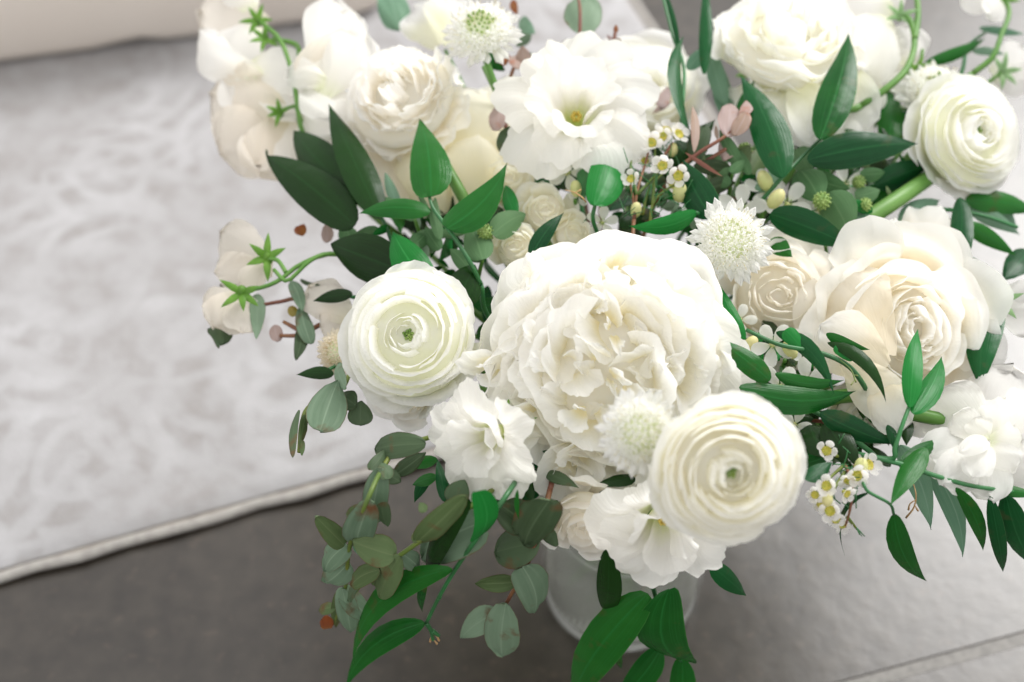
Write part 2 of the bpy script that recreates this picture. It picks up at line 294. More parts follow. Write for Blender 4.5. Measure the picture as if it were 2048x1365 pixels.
def rug_mat():
    m, nt, N, L = newmat('rug_pile')
    tc = N.new('ShaderNodeTexCoord')
    def noise(sc_, det, src=None, out=0):
        n = N.new('ShaderNodeTexNoise'); n.inputs['Scale'].default_value = sc_; n.inputs['Detail'].default_value = det; L.new(src or tc.outputs['Object'], n.inputs['Vector']); return n.outputs[out]
    def math_(op, a, b=None, c=None):
        n = N.new('ShaderNodeMath'); n.operation = op
        for k, v in enumerate((a, b, c)):
            if v is None: continue
            if isinstance(v, (int, float)): n.inputs[k].default_value = v
            else: L.new(v, n.inputs[k])
        return n.outputs[0]
    def mapr(v, a, b, c, d):
        n = N.new('ShaderNodeMapRange'); n.interpolation_type = 'SMOOTHSTEP'; L.new(v, n.inputs[0])
        for k, x in zip((1, 2, 3, 4), (a, b, c, d)): n.inputs[k].default_value = x
        return n.outputs[0]
    wp = N.new('ShaderNodeVectorMath'); wp.operation = 'MULTIPLY_ADD'; wp.inputs[1].default_value = (.05, .05, 0); L.new(noise(9, 3, out='Color'), wp.inputs[0]); L.new(tc.outputs['Object'], wp.inputs[2])
    # woven scrolls: rings round scattered medallions, at two sizes
    arcs = None
    for sc_, fr_, wt in ((4.6, 60, .7), (10.5, 24, .8)):
        vo = N.new('ShaderNodeTexVoronoi'); vo.inputs['Scale'].default_value = sc_; vo.inputs['Randomness'].default_value = .75; L.new(wp.outputs[0], vo.inputs['Vector'])
        r = mapr(math_('SINE', math_('MULTIPLY', vo.outputs['Distance'], fr_)), -.2, .95, 0, wt); arcs = r if arcs is None else math_('MAXIMUM', arcs, r)
    worn = mapr(noise(6, 4), .40, .62, 0, 1); fine = noise(55, 6); mid = noise(16, 4)
    tone = math_('ADD', math_('MULTIPLY', math_('MULTIPLY', arcs, worn), .40), math_('ADD', math_('MULTIPLY', fine, .65), math_('MULTIPLY', mid, .30)))
    rp = N.new('ShaderNodeValToRGB'); e = rp.color_ramp.elements; e[0].position = .33; e[0].color = (0.315, 0.300, 0.295, 1); e[1].position = .95; e[1].color = (0.460, 0.455, 0.465, 1)
    q = e.new(.52); q.color = (0.375, 0.366, 0.370, 1)
    L.new(tone, rp.inputs[0])
    nw = noise(650, 2); bp = N.new('ShaderNodeBump'); bp.inputs['Strength'].default_value = .5; bp.inputs['Distance'].default_value = .002; L.new(nw, bp.inputs['Height'])
    pr = N.new('ShaderNodeBsdfPrincipled'); pr.inputs['Roughness'].default_value = 1; pr.inputs['Specular IOR Level'].default_value = .1
    L.new(rp.outputs[0], pr.inputs['Base Color']); L.new(bp.outputs[0], pr.inputs['Normal'])
    ou = N.new('ShaderNodeOutputMaterial'); L.new(pr.outputs[0], ou.inputs[0]); return m
RZ = 0.0085
ra, rb = G(0, 1172, RZ)[:2], G(870, 925, RZ)[:2]
rd = unit(np.r_[rb-ra, 0])[:2]; rn = np.array([-rd[1], rd[0]])
rc = G(1300, 10, RZ)[:2]                       # a point on the right-hand edge
corner = ra+rd*np.dot(rc-ra, rd)
rug_w, rug_h = 2.0, 1.7
rugt = thing('rug', 'pale grey and white patterned rug lying on the dark concrete', 'rug', (corner[0], corner[1], 0))
def R2(a, b): return corner - rd*a + rn*b       # a along the near edge, b away from it
nx_, ny_ = 90, 90
# pile: a real sheet with uneven height, border band, and a rounded, slightly wavy edge
gu = np.linspace(0, 1, nx_)**1.3; gv = np.linspace(0, 1, ny_)**1.3
X = np.zeros((ny_, nx_, 3)); wb = Wob(5, 9)
for j, b in enumerate(gv):
    for i, a in enumerate(gu):
        aa, bb = .014+a*(rug_w-.028), .014+b*(rug_h-.028)
        p = R2(aa, bb); z = RZ+.0006*math.sin(aa*90)*math.sin(bb*77)+.0008*wb(aa*3+bb*5)
        if min(aa, bb) < .0155: z = RZ-.003
        X[j, i] = (p[0], p[1], z)
M_rug = rug_mat(); M_bind = plain('rug_binding', (0.40, 0.38, 0.355), .95, 0, c2=(0.33, 0.31, 0.29), scale=160)
link('pile', grid_me('pile', xf(inv_of(rugt), X[:, ::-1])), M_rug, rugt)
# bound edge: a thick piping round the rug
edge = []
for a, b, n in ((rug_w-.008, .008, 60), (.008, .008, 60), (.008, rug_h-.008, 60), (rug_w-.008, rug_h-.008, 2)): edge.append((a, b))
for k in range(4):
    a0, a1 = edge[k], edge[(k+1) % 4]; pts = []
    for t in np.linspace(0, 1, 70):
        p = R2(a0[0]+(a1[0]-a0[0])*t, a0[1]+(a1[1]-a0[1])*t)+rn*.0022*wb(t*22); pts.append((p[0], p[1], .0041+.0006*math.sin(t*160)+.0004*math.sin(t*71)))
    tube('binding', pts, .0034, .0034, M_bind, rugt, n=70, sides=8, smooth=False)
hem = box_me('backing', [R2(rug_w-.01, .01), R2(.01, .01), R2(.01, rug_h-.01), R2(rug_w-.01, rug_h-.01)], .0005, RZ-.004)
hem.transform(inv_of(rugt)); link('backing', hem, plain('rug_backing', (0.4, 0.36, 0.32), .95), rugt)

def fabric():
    m, nt, N, L = newmat('seat_linen')
    tc = N.new('ShaderNodeTexCoord'); n1 = N.new('ShaderNodeTexNoise'); n1.inputs['Scale'].default_value = 6; L.new(tc.outputs['Object'], n1.inputs['Vector'])
    rp = N.new('ShaderNodeValToRGB'); e = rp.color_ramp.elements; e[0].position = .35; e[0].color = (0.66, 0.59, 0.53, 1); e[1].position = .7; e[1].color = (0.72, 0.66, 0.60, 1); L.new(n1.outputs[0], rp.inputs[0])
    wv = N.new('ShaderNodeTexWave'); wv.inputs['Scale'].default_value = 260; wv.inputs['Distortion'].default_value = 1; L.new(tc.outputs['Object'], wv.inputs['Vector'])
    bp = N.new('ShaderNodeBump'); bp.inputs['Strength'].default_value = .3; bp.inputs['Distance'].default_value = .001; L.new(wv.outputs[0], bp.inputs['Height'])
    pr = N.new('ShaderNodeBsdfPrincipled'); pr.inputs['Roughness'].default_value = .9; L.new(rp.outputs[0], pr.inputs['Base Color']); L.new(bp.outputs[0], pr.inputs['Normal'])
    ou = N.new('ShaderNodeOutputMaterial'); L.new(pr.outputs[0], ou.inputs[0]); return m
M_lin = fabric()
sa, sb = G(0, 96, .03)[:2], G(640, 14, .03)[:2]
sd = unit(np.r_[sb-sa, 0])[:2]; sn_ = np.array([-sd[1], sd[0]])
sofa = thing('upholstered_seat', 'beige upholstered seat cut low to shade the rug less, with a rounded hem standing on the far part of the rug', 'seat', (sa[0]+sn_[0]*.4, sa[1]+sn_[1]*.4, 0))
prof = [(.06, .016), (.02, .0105), (.006, .0125), (0, .022), (-.003, .06), (-.005, .075), (-.003, .09), (.0, .10), (.012, .112), (.05, .12), (.4, .125), (.78, .12), (.8, .10), (.8, .02), (.4, .02), (.06, .016)]  # unseen height and right end cut back so the seat shades less
s0, s1 = -0.85, float(np.dot(G(790, -20, .02)[:2]-sa, sd)); slot = float(np.dot(G(265, 72, .02)[:2]-sa, sd))
X = []
ts = np.linspace(s0, s1, 60)
for (o_, z) in prof:
    row = []
    for t in ts:
        e_ = max(0, 1-min(t-s0, s1-t)/.04); ins = .03*e_**2
        zz = z if not (z < .025) else z + .006*math.exp(-((t-slot)/.016)**2)
        p = sa+sd*(t)+sn_*(o_+ (ins if o_ < .4 else -ins)); row.append((p[0], p[1], zz))
    X.append(row)
X = np.array(X)
link('upholstery', grid_me('upholstery', xf(inv_of(sofa), X)), M_lin, sofa)
for k, t in enumerate((s0, s1)):
    me = bpy.data.meshes.new('side_panel'); pts = [tuple((sa+sd*t+sn_*o_).tolist())+(z,) for o_, z in prof[:-1]]
    pts = [((sa+sd*t+sn_*(o_+(.03 if o_ < .4 else -.03)))[0], (sa+sd*t+sn_*(o_+(.03 if o_ < .4 else -.03)))[1], z) for o_, z in prof[:-1]]
    me.from_pydata(pts, [], [tuple(range(len(pts)))]); me.transform(inv_of(sofa)); me.update(); link('side_panel', me, M_lin, sofa)
M_foot = plain('dark_foot', (0.03, 0.025, 0.02), .5)
for t, o_ in ((s0+.08, .08), (slot, .06), (s1-.08, .08), (s0+.08, .7), (s1-.08, .7)):
    p = sa+sd*t+sn_*o_; r = .045
    q = [p-sd*.05-sn_*.02, p+sd*.05-sn_*.02, p+sd*.05+sn_*.02, p-sd*.05+sn_*.02]
    me = box_me('foot', q, RZ, .03, .002); me.transform(inv_of(sofa)); link('foot', me, M_foot, sofa)

# ------------------------------------------------------------------ VASE
VR, VH, WH = 0.049, 0.165, 0.085
def lathe_X(prof, n=64):
    a = np.linspace(0, 2*math.pi, n, endpoint=False)
    return np.array([[(r*math.cos(t), r*math.sin(t), z) for t in a] for r, z in prof])
def glass(name, tint, light_mix=0.0, light_col=(.97, .975, .94), ior=1.45):
    m, nt, N, L = newmat(name); lw = N.new('ShaderNodeLayerWeight'); lw.inputs[0].default_value = .5; pw = N.new('ShaderNodeMath'); pw.operation = 'POWER'; pw.inputs[1].default_value = 3.0; L.new(lw.outputs['Facing'], pw.inputs[0]); fr = N.new('ShaderNodeMath'); fr.operation = 'MULTIPLY_ADD'; fr.inputs[1].default_value = .6; fr.inputs[2].default_value = .06; L.new(pw.outputs[0], fr.inputs[0])
    tp = N.new('ShaderNodeBsdfTransparent'); tp.inputs[0].default_value = (*tint, 1); gl = N.new('ShaderNodeBsdfGlossy'); gl.inputs['Roughness'].default_value = .03
    m1 = N.new('ShaderNodeMixShader'); L.new(fr.outputs[0], m1.inputs[0]); L.new(tp.outputs[0], m1.inputs[1]); L.new(gl.outputs[0], m1.inputs[2]); ou = N.new('ShaderNodeOutputMaterial')
    if light_mix:
        df = N.new('ShaderNodeBsdfDiffuse'); df.inputs[0].default_value = (*light_col, 1); tr = N.new('ShaderNodeBsdfTranslucent'); tr.inputs[0].default_value = (*light_col, 1)
        a = N.new('ShaderNodeMixShader'); a.inputs[0].default_value = .5; L.new(df.outputs[0], a.inputs[1]); L.new(tr.outputs[0], a.inputs[2])
        b = N.new('ShaderNodeMixShader'); b.inputs[0].default_value = light_mix; L.new(m1.outputs[0], b.inputs[1]); L.new(a.outputs[0], b.inputs[2]); L.new(b.outputs[0], ou.inputs[0])
    else: L.new(m1.outputs[0], ou.inputs[0])
    return m
M_glass = glass('clear_glass', (0.985, 0.99, 0.985), light_mix=.04); M_water = glass('whitened_water', (0.97, 0.98, 0.94), light_mix=.38, ior=1.33)  # white mixed in stands for light refracted through glass and water
vase = thing('vase', 'clear glass cylinder vase holding the bouquet stems', 'vase')
t_ = .0028
pr_ = [(0.0, .001), (VR-.004, .001), (VR-.001, .002), (VR, .005), (VR, VH-.001), (VR-.0007, VH), (VR-t_+.0007, VH), (VR-t_, VH-.001), (VR-t_, .012), (VR-t_-.002, .0085), (0.0, .008)]
link('glass_body', grid_me('glass_body', lathe_X(pr_), True), M_glass, vase)
wt = thing('water', 'clear water filling the lower half of the glass vase', 'water')
wr = VR-t_-.0003
link('water_body', grid_me('water_body', lathe_X([(0, .0084), (wr-.002, .0088), (wr, .0122), (wr, WH+.001), (wr-.0015, WH), (0, WH)]), True), M_water, wt)

M_rimg = glass('highlight_glass', (0.98, 0.985, 0.98), light_mix=.5, light_col=(.97, .98, .97))  # white mixed in paints the bright highlights on glass edges and waterline
link('base_ring', grid_me('base_ring', lathe_X([(VR-.0045+.0021*math.cos(a), .0028+.0021*math.sin(a)) for a in np.linspace(0, 2*math.pi, 11)]), True), M_rimg, vase)
link('rim', grid_me('rim', lathe_X([(VR-.0014+.0021*math.cos(a), VH+.0006+.0021*math.sin(a)) for a in np.linspace(0, 2*math.pi, 11)]), True), M_rimg, vase)
link('meniscus', grid_me('meniscus', lathe_X([(wr-.0012+.0010*math.cos(a), WH+.0006+.0010*math.sin(a)) for a in np.linspace(0, 2*math.pi, 9)]), True), M_rimg, wt)
def mouth(seed):
    r = random.Random(seed); a = r.uniform(0, 6.28); q = r.uniform(.2, 1)**.5*(VR-.012)
    return np.array([q*math.cos(a), q*math.sin(a), VH-.005]), np.array([-q*math.cos(a+.5)*.9, -q*math.sin(a+.5)*.9, .014+r.random()*.01])
_sid = [0]
def vase_stem(parent, start, dirn, r=.0022, mat=None, via=None):
    _sid[0] += 1; m, b = mouth(_sid[0]); start = np.array(start); d = unit(np.array(dirn))
    L0 = np.linalg.norm(m-start)
    mid = start+d*min(.03, L0*.2)
    pts = [start] + ([np.array(v) for v in via] if via else []) + [mid] + [m+(start-m)*.25*np.array([1, 1, .6]), m, b]
    # keep the stem low between head and mouth
    pts[-3][2] = max(pts[-3][2], VH+.012)
    return tube('stem', pts, r, r*.95, mat or M_stem, parent, n=26, sides=7)

# ------------------------------------------------------------------ sheets (leaves, free petals)
def wprof(kind, v):
    if kind == 'ruscus': w_ = v**.62*(1-v)**1.1; return w_/ (0.36**.62*(0.64)**1.1)*(1-.12*np.exp(-((v-.93)/.06)**2))
    if kind == 'broad': w_ = v**.5*(1-v)**.82; return w_/(.379**.5*.621**.82)
    if kind == 'drop': w_ = v**.45*(1-v)**1.25; return w_/(.265**.45*.735**1.25)
    if kind == 'lance': w_ = v**.8*(1-v)**.9; return w_/(.47**.8*.53**.9)
    if kind == 'heart': return np.sqrt(np.clip(1-(2*np.clip(v, 0, 1)**.72-1)**2, 0, 1))**1.0*(1-.25*v)
    if kind == 'round': return np.sqrt(np.clip(1-(2*v-1)**2, 0, 1))
    if kind == 'obov': return np.sqrt(np.clip(1-(2*v**1.5-1)**2, 0, 1))
    if kind == 'petal': return (.28+.72*np.sin(np.clip(v*1.12, 0, 1)*math.pi/2))*np.sqrt(np.clip(1-v**5, 0, 1))
    if kind == 'fan': return (.15+.85*v**.8)*np.sqrt(np.clip(1-v**9, 0, 1))
    if kind == 'long': return np.sin(np.clip(v, 0, 1)*math.pi)**.45
    return np.ones_like(v)
def sheet_X(B, T, W, N, kind='ruscus', nu=7, nv=13, bend=.08, cup=.25, sweep=0., ruf=0., rfreq=6., twist=0., fringe=0., tipcurl=0., fold=0.):
    B, T = np.array(B, float), np.array(T, float); ax = T-B; L_ = np.linalg.norm(ax); ax = ax/L_
    N = unit(np.array(N)-ax*np.dot(N, ax)); S = np.cross(ax, N)
    v = np.linspace(0, 1, nv) if kind in ('petal', 'fan') else (1-np.cos(np.linspace(0, math.pi, nv)))/2
    u = np.linspace(-1, 1, nu); wbe = Wob(4, rfreq*.5); wfr = Wob(5, 9)
    X = np.zeros((nv, nu, 3)); hw = wprof(kind, v)*W/2
    for j in range(nv):
        vj = v[j]; c = B+ax*L_*vj + N*bend*L_*4*vj*(1-vj) + S*sweep*L_*4*vj*(1-vj) - N*tipcurl*L_*vj**4
        tw = twist*(vj-.5); s = S*math.cos(tw)+N*math.sin(tw); n = N*math.cos(tw)-S*math.sin(tw)
        for i in range(nu):
            x = u[i]; p = c+s*x*hw[j] - n*cup*hw[j]*(x*x) + n*fold*hw[j]*abs(x)
            if ruf: p = p+n*ruf*W*(abs(x)**1.5*.9+vj**3*.6)*wbe(vj*3+x*1.7+ (4 if x > 0 else 0))
            if fringe: p = p+ax*fringe*W*vj**4*wfr(x*1.5)+ax*0
            X[j, i] = p
    return X
def leafat(name, mat, parent, bx, by, tx, ty, w, ob=0., ot=0., tilt=0., **kw):
    B, T = P(bx, by, ob), P(tx, ty, ot); d = (np.linalg.norm(B-CAM)+np.linalg.norm(T-CAM))/2
    ax = unit(T-B); view = unit(CAM-(B+T)/2); N = unit(view-ax*np.dot(view, ax)); S = np.cross(ax, N)
    N2 = N*math.cos(R_(tilt))+S*math.sin(R_(tilt))
    X = sheet_X(B, T, w*PX*d*1.02, N2, **kw)
    return link(name, grid_me(name, xf(inv_of(parent), X)), mat, parent)

# ------------------------------------------------------------------ flowers: cupped petals round an axis
def bez(p, t):
    t = t[..., None]; return (1-t)**3*p[0]+3*(1-t)**2*t*p[1]+3*(1-t)*t*t*p[2]+t**3*p[3]
def cup_petal(R, a0, hwid, prof, nu=9, nv=8, rnd=.3, rpow=3., tilt=.04, ruf=0., rf=3., fringe=0., ff=12., point=0., roll=0., wide=0., sag=0., aw=0.):
    p = np.array(prof, float)*R
    u = np.linspace(-1, 1, nu); v = np.linspace(0, 1, nv)
    U, V = np.meshgrid(u, v); wr = Wob(4, rf); wf = Wob(5, ff); wa = Wob(3, 2)
    top = 1-rnd*np.abs(U)**rpow+point*(1-np.abs(U))**1.6*1.0-point*.5+fringe*wf(U)
    VV = np.clip(V*top, 0, 1.25)
    pt = bez(p, VV)
    e = 1e-3; tn = bez(p, VV+e)-pt; tn /= np.linalg.norm(tn, axis=-1, keepdims=True)+1e-12
    nr, nz = tn[..., 1], -tn[..., 0]               # outward side of the profile
    rho, z = pt[..., 0], pt[..., 1]
    dsp = ruf*R*(VV**2.2)*wr(U+.35*V)
    if roll:
        s = np.clip((V-.74)/.26, 0, 1)
        dsp = dsp+0; rho = rho+roll*R*s**1.6; z = z-roll*R*.75*s**2.4
    rho = rho+nr*dsp; z = z+nz*dsp
    rho = rho*(1+tilt*U)
    ang = a0+hwid*U*(1-wide+wide*VV)+aw*wa(V*2)*V*.5
    return np.stack([rho*np.cos(ang), rho*np.sin(ang), z], -1)
GA = 2.39996
def add_petal(parent, X, mat, name='petal'):
    return link(name, grid_me(name, X), mat, parent)
def eye(parent, R, z, n=14, mat=None, r=.09, s=.03):
    Xs = []
    for i in range(n):
        q = r*R*math.sqrt((i+.5)/n); a = i*GA; Xs.append(ball_X((q*math.cos(a), q*math.sin(a), z+s*R*.5*random.random()), s*R, s*R*1.6, 6, 5))
    joined('eye', Xs, mat or M_eye, parent)
def sepals(parent, R, z, n=5, mat=None, L_=.5, w_=.22, droop=.2):
    for i in range(n):
        a = i*2*math.pi/n+.3; d = np.array([math.cos(a), math.sin(a), 0]); B = np.array([0, 0, z])+d*.05*R; T = B+d*L_*R+np.array([0, 0, -droop*R])
        link('sepal', grid_me('sepal', sheet_X(B, T, w_*R, (d*.2+np.array([0, 0, 1])), 'lance', nu=5, nv=7, bend=.1)), mat or M_sepal, parent)
def head(name, label, cat, px, py, off, rpx, nrm, spin=0., group=None):
    c = P(px, py, off); R = rpx*PX*(dome(px, py)+off); n = camvec(*nrm)
    M = frame(c, n, spin); t = thing(name, label, cat, mat=M, group=group)
    return t, R, c, n
def ranunculus(label, px, py, off, rpx, nrm, N=66, mat=None, hole=.16, dome_=.12, spin=0., flare=.3, loose=0., name='ranunculus', seed=1, r=.0028, flat=0.4, ring=.58, rim=.66):
    random.seed(seed); t, R, c, n = head(name, label, 'flower', px, py, off, rpx, nrm, spin)
    for i in range(N):
        s = i/(N-1); j1, j2 = random.gauss(0, 1), random.gauss(0, 1)
        if s < .22: rho = hole+(.30-hole)*s/.22
        elif s < ring: rho = .38+(rim-.38)*((s-.22)/(ring-.22))
        else: rho = rim+.02+(.98-rim)*((s-ring)/(1-ring))**1.15
        rho += j1*.016*(1+loose*2.5)
        f = min(1, max(0, (rho-rim*.85)/(1-rim*.85)))
        z = dome_*math.exp(-((rho-.46)/.27)**2) - flat*rho**3 + j2*.022*(1+loose*3)
        g = min(1, max(0, (rho-.26)/.2)); p1 = (rho*(1.12-.22*g)+.05, -.70+.2*g); p2 = (rho*(1.07-.15*g-.14*f), z-.19+.07*g+.07*f); p3 = (rho*(1-.03*(1-g)), z)
        X = cup_petal(R, i*GA+random.uniform(-.25, .25), (1.12-.5*rho)*random.uniform(.75, 1.1), [(.06, -.80), p1, p2, p3], nu=21, nv=12, rnd=.10+.08*f, rpow=2.6,
                      tilt=.05+.02*loose, ruf=(.02+.035*f)*(1+1.8*loose), rf=2.6, fringe=.012+.014*f+.016*loose, ff=8, roll=.03*(1-f) if rho > .35 else -.03, aw=.25)
        add_petal(t, X, mat or M_ran)
    joined('heart', [ball_X((0, 0, -.36*R), .78*R, .21*R, 20, 12)], M_rgapfill if mat is None else M_gapfill, t)  # added ball: closes deep gaps and bounces light between the petals
    eye(t, R, -.15*R, 12, r=hole*.55, s=.024)
    joined('receptacle', [ball_X((0, 0, -.78*R), .13*R, .10*R)], M_sepal, t)
    sepals(t, R, -.8*R, 5)
    vase_stem(t, c-n*R*.8, -n, r)
    return t
def peony(label, px, py, off, rpx, nrm, spin=0., seed=3, mat=None, inner=40, name='peony', squash=1.):
    random.seed(seed); mat = mat or M_peo; t, R, c, n = head(name, label, 'flower', px, py, off, rpx, nrm, spin)
    # guard petals
    for i in range(17):
        s = i/16; a = i*GA; rr = .78+.22*s+random.uniform(-.06, .06); z = .03-.28*s+random.uniform(-.08, .08)
        X = cup_petal(R, a, random.uniform(.5, .68), [(.05, -.62), (.50, -.62), (rr*.86, z-.20), (rr, z)], nu=33, nv=15, rnd=.26, rpow=2.8, tilt=.06, ruf=.05, rf=2.6, fringe=.02, ff=8, aw=.3)
        add_petal(t, X, mat)
    # collar of broad cupped petals that flare outward
    for i in range(32):
        s = i/31; a = i*GA+random.uniform(-.3, .3); rr = .48+.34*s+random.uniform(-.07, .07); z = .24-.16*s+random.uniform(-.08, .08)
        X = cup_petal(R, a, random.uniform(.48, .85)*(1.25-.5*s), [(rr*.35, z-.42), (rr*.62+.04, z-.30), (rr*random.uniform(.70, .95), z-.12), (rr, z)], nu=31, nv=13,
                      rnd=random.uniform(.08, .24), rpow=2.4, tilt=random.uniform(-.14, .14), ruf=.095, rf=2.3, fringe=.034, ff=8, aw=.5, roll=random.uniform(-.03, .07))
        add_petal(t, X, mat)
    # crumpled heart: petaloids in loose whorls, each whorl folded round a centre of its own
    subs = [(0, 0, .32)]+[(.27*math.cos(k*1.256+.4), .27*math.sin(k*1.256+.4), .28) for k in range(5)]+[(.46*math.cos(k*.898), .46*math.sin(k*.898), .19) for k in range(7)]+[(.66*math.cos(k*.698+.2), .66*math.sin(k*.698+.2), .10) for k in range(9)]
    for (sx, sy, sz) in subs:
        sx += random.uniform(-.05, .05); sy += random.uniform(-.05, .05); a0 = random.uniform(0, 6.28); el = random.uniform(.55, .95); ea = random.uniform(0, 3.14)
        for i in range(5 if math.hypot(sx, sy) < .55 else 4):
            rr = .07+.042*i+random.uniform(-.015, .015); z = sz-.015*i+random.uniform(-.07, .06)
            X = cup_petal(R, a0+i*GA+random.uniform(-.3, .3), random.uniform(.55, .95), [(rr*.3, z-.24), (rr*.6, z-.17), (rr*random.uniform(.75, 1.0), z-.08), (rr*random.uniform(1.15, 1.7 if math.hypot(sx, sy) < .55 else 1.25), z)], nu=25, nv=10,
                          rnd=random.uniform(.12, .35), rpow=2.2, tilt=random.uniform(-.25, .25), ruf=.050, rf=2.2, fringe=.05, ff=7, aw=.6)
            c_, s_ = math.cos(ea), math.sin(ea); x, y = X[..., 0].copy(), X[..., 1].copy(); u_, v_ = (x*c_+y*s_)*1.15, (-x*s_+y*c_)*el
            X[..., 0] = u_*c_-v_*s_+sx*R; X[..., 1] = u_*s_+v_*c_+sy*R
            # lean outwards with the dome
            d_ = math.hypot(sx, sy); k_ = (X[..., 2:3]/R-sz+.26); X[..., 0:2] += np.array([sx, sy])*k_*R*(.55 if d_ < .55 else .3)
            add_petal(t, X, mat)
    core = ball_X((0, 0, -.10*R), .42*R, .22*R, 20, 12); joined('heart', [core], M_gapfill, t)  # added ball fills the dark hollow under the inner petals
    Xs = [ball_X((.22*R*math.cos(i*GA)*math.sqrt((i+1)/26), .22*R*math.sin(i*GA)*math.sqrt((i+1)/26), -.30*R+.05*R*random.random()), .016*R, .04*R, 5, 5) for i in range(26)]
    joined('stamens', Xs, M_yel, t); joined('receptacle', [ball_X((0, 0, -.6*R), .14*R, .1*R)], M_sepal, t)
    vase_stem(t, c-n*R*.62, -n, .0034)
    return t
def rose(label, px, py, off, rpx, nrm, N=34, mat=None, spin=0., seed=5, name='rose', roll=.07, flat=.25, core=.08, outer=0, r=.003, sharp=.07, sq=.8, jit=.5):
    random.seed(seed); mat = mat or M_rose; t, R, c, n = head(name, label, 'flower', px, py, off, rpx, nrm, spin)
    for i in range(N):
        s = i/(N-1); rho = core+(1-core)*(.66*s+.34*s**2.2)+random.uniform(-.025, .025)
        z = .10+.06*math.sin(s*3.1)-flat*s**2.4+random.uniform(-.045, .045)
        f = max(0, (s-.40)/.60)
        X = cup_petal(R, i*GA+random.uniform(-jit, jit), (1.35-.8*s)*random.uniform(.7, 1.1), [(.05, -.80), (rho*1.02+.06, -.62), (rho*(1.06-.30*f), z-.20+.10*f), (rho, z)], nu=23, nv=13,
                      rnd=.14+.14*f, rpow=2.2, tilt=random.uniform(.0, .10)+.14*(1-s)*random.uniform(-1, 1), ruf=.04+.035*f, rf=2.4, fringe=.010, ff=6, point=sharp*f, roll=roll*(.3+f), aw=.5*(1-s))
        q = sq+(1-sq)*min(1, s*1.3); X[..., 1] *= q; X[..., 0] *= 1+(1-q)*.25
        add_petal(t, X, mat)
    for i in range(outer):
        a = i*6.283/outer+random.uniform(-.2, .2); rr = 1.05+random.uniform(-.06, .12); z = -.12-.2*(i % 2)+random.uniform(-.05, .05)
        X = cup_petal(R, a, random.uniform(.42, .60), [(.08, -.88), (.7, -.85), (rr*.84, z-.10), (rr, z)], nu=25, nv=16, rnd=.28, rpow=2.0, tilt=.06, ruf=.07, rf=2.0, fringe=.010, ff=5, point=.14, roll=.13, aw=.3)
        add_petal(t, X, mat)
    joined('heart', [ball_X((0, 0, -.40*R), .60*R, .26*R, 18, 10)], M_gapfill, t)  # added ball below the petals, brightens the gaps between them
    joined('receptacle', [ball_X((0, 0, -.85*R), .13*R, .12*R)], M_sepal, t); sepals(t, R, -.86*R, 5, L_=.5)
    vase_stem(t, c-n*R*.85, -n, r)
    return t
def lisianthus(label, px, py, off, rpx, nrm, spin=0., seed=9, N=14, mat=None, name='lisianthus', throat=.26, lift=.0, squash=None):
    random.seed(seed); mat = mat or M_lis; t, R, c, n = head(name, label, 'flower', px, py, off, rpx, nrm, spin)
    for i in range(N):
        s = i/(N-1); a = i*GA; inn = s < .36
        if inn: rr = .42+.5*s+random.uniform(-.04, .04); z = .30-.25*s+lift+random.uniform(-.04, .04)
        else: rr = .66+.38*s+random.uniform(-.06, .06); z = .16-.34*s+lift+random.uniform(-.05, .05)
        th = throat*(.8+.5*s)
        X = cup_petal(R, a, random.uniform(.75, .95)*(1.25 if inn else 1), [(.05, -.95), (th*.9, -.40), (th*(1.0+.7*s), (.10 if inn else .20)-.16*s), (rr, z)], nu=45, nv=16, rnd=.12, rpow=3.2, tilt=.16, ruf=.12, rf=2.6,
                      fringe=.045, ff=7, point=.16, wide=.10, aw=.4, roll=random.uniform(0, .10))
        add_petal(t, X, mat)
    Xs = [ball_X((.05*R*math.cos(k*1.05), .05*R*math.sin(k*1.05), -.38*R), .03*R, .06*R, 6, 5) for k in range(6)]
    joined('stamens', Xs, M_yel, t)
    joined('receptacle', [ball_X((0, 0, -.95*R), .08*R, .12*R)], M_sepal, t); sepals(t, R, -.95*R, 5, L_=.5, w_=.08)
    vase_stem(t, c-n*R*.95, -n, .0024, M_stemd)
    return t
# scabiosa florets: shared meshes
def floret_me(L_, Rr, lobes=5, name='floret', depth=.4, jag=.25):
    ns = 4; nl = lobes*4; a = np.linspace(0, 2*math.pi, nl, endpoint=False); X = []
    for k, (rr, z) in enumerate(((.18, -1.0), (.22, -.35), (.55, -.05), (1.0, .12))):
        lob = 1+ (jag*np.cos(lobes*a) if k == 3 else 0)+(.1*np.cos(lobes*a) if k == 2 else 0)
        X.append(np.stack([Rr*rr*lob*np.cos(a), Rr*rr*lob*np.sin(a), L_*z*np.ones_like(a)+(Rr*.25*np.cos(lobes*a) if k == 3 else 0)], -1))
    return grid_me(name, np.array(X), True)
FL = {}
def get_floret(kind, mat):
    k = (kind, mat.name)
    if k not in FL:
        if kind == 'in': me = floret_me(.0060, .00235)
        elif kind == 'small': me = floret_me(.0050, .0016, 5)
        elif kind == 'bud': me = grid_me('floret', ball_X((0, 0, 0), .0011, .0015, 7, 6), True)
        else:
            X = sheet_X((0, 0, 0), (0, .0135, .002), .0075, (0, 0, 1), 'fan', nu=13, nv=7, bend=.08, cup=.35, fringe=.0, ruf=.05)
            u = np.linspace(-1, 1, 13); X[-2:, :, 1] += .0022*np.abs(np.cos(u*math.pi*1.5))[None]*np.array([.6, 1])[:, None]; me = grid_me('floret', X)
        me.materials.append(mat); FL[k] = me
    return FL[k]
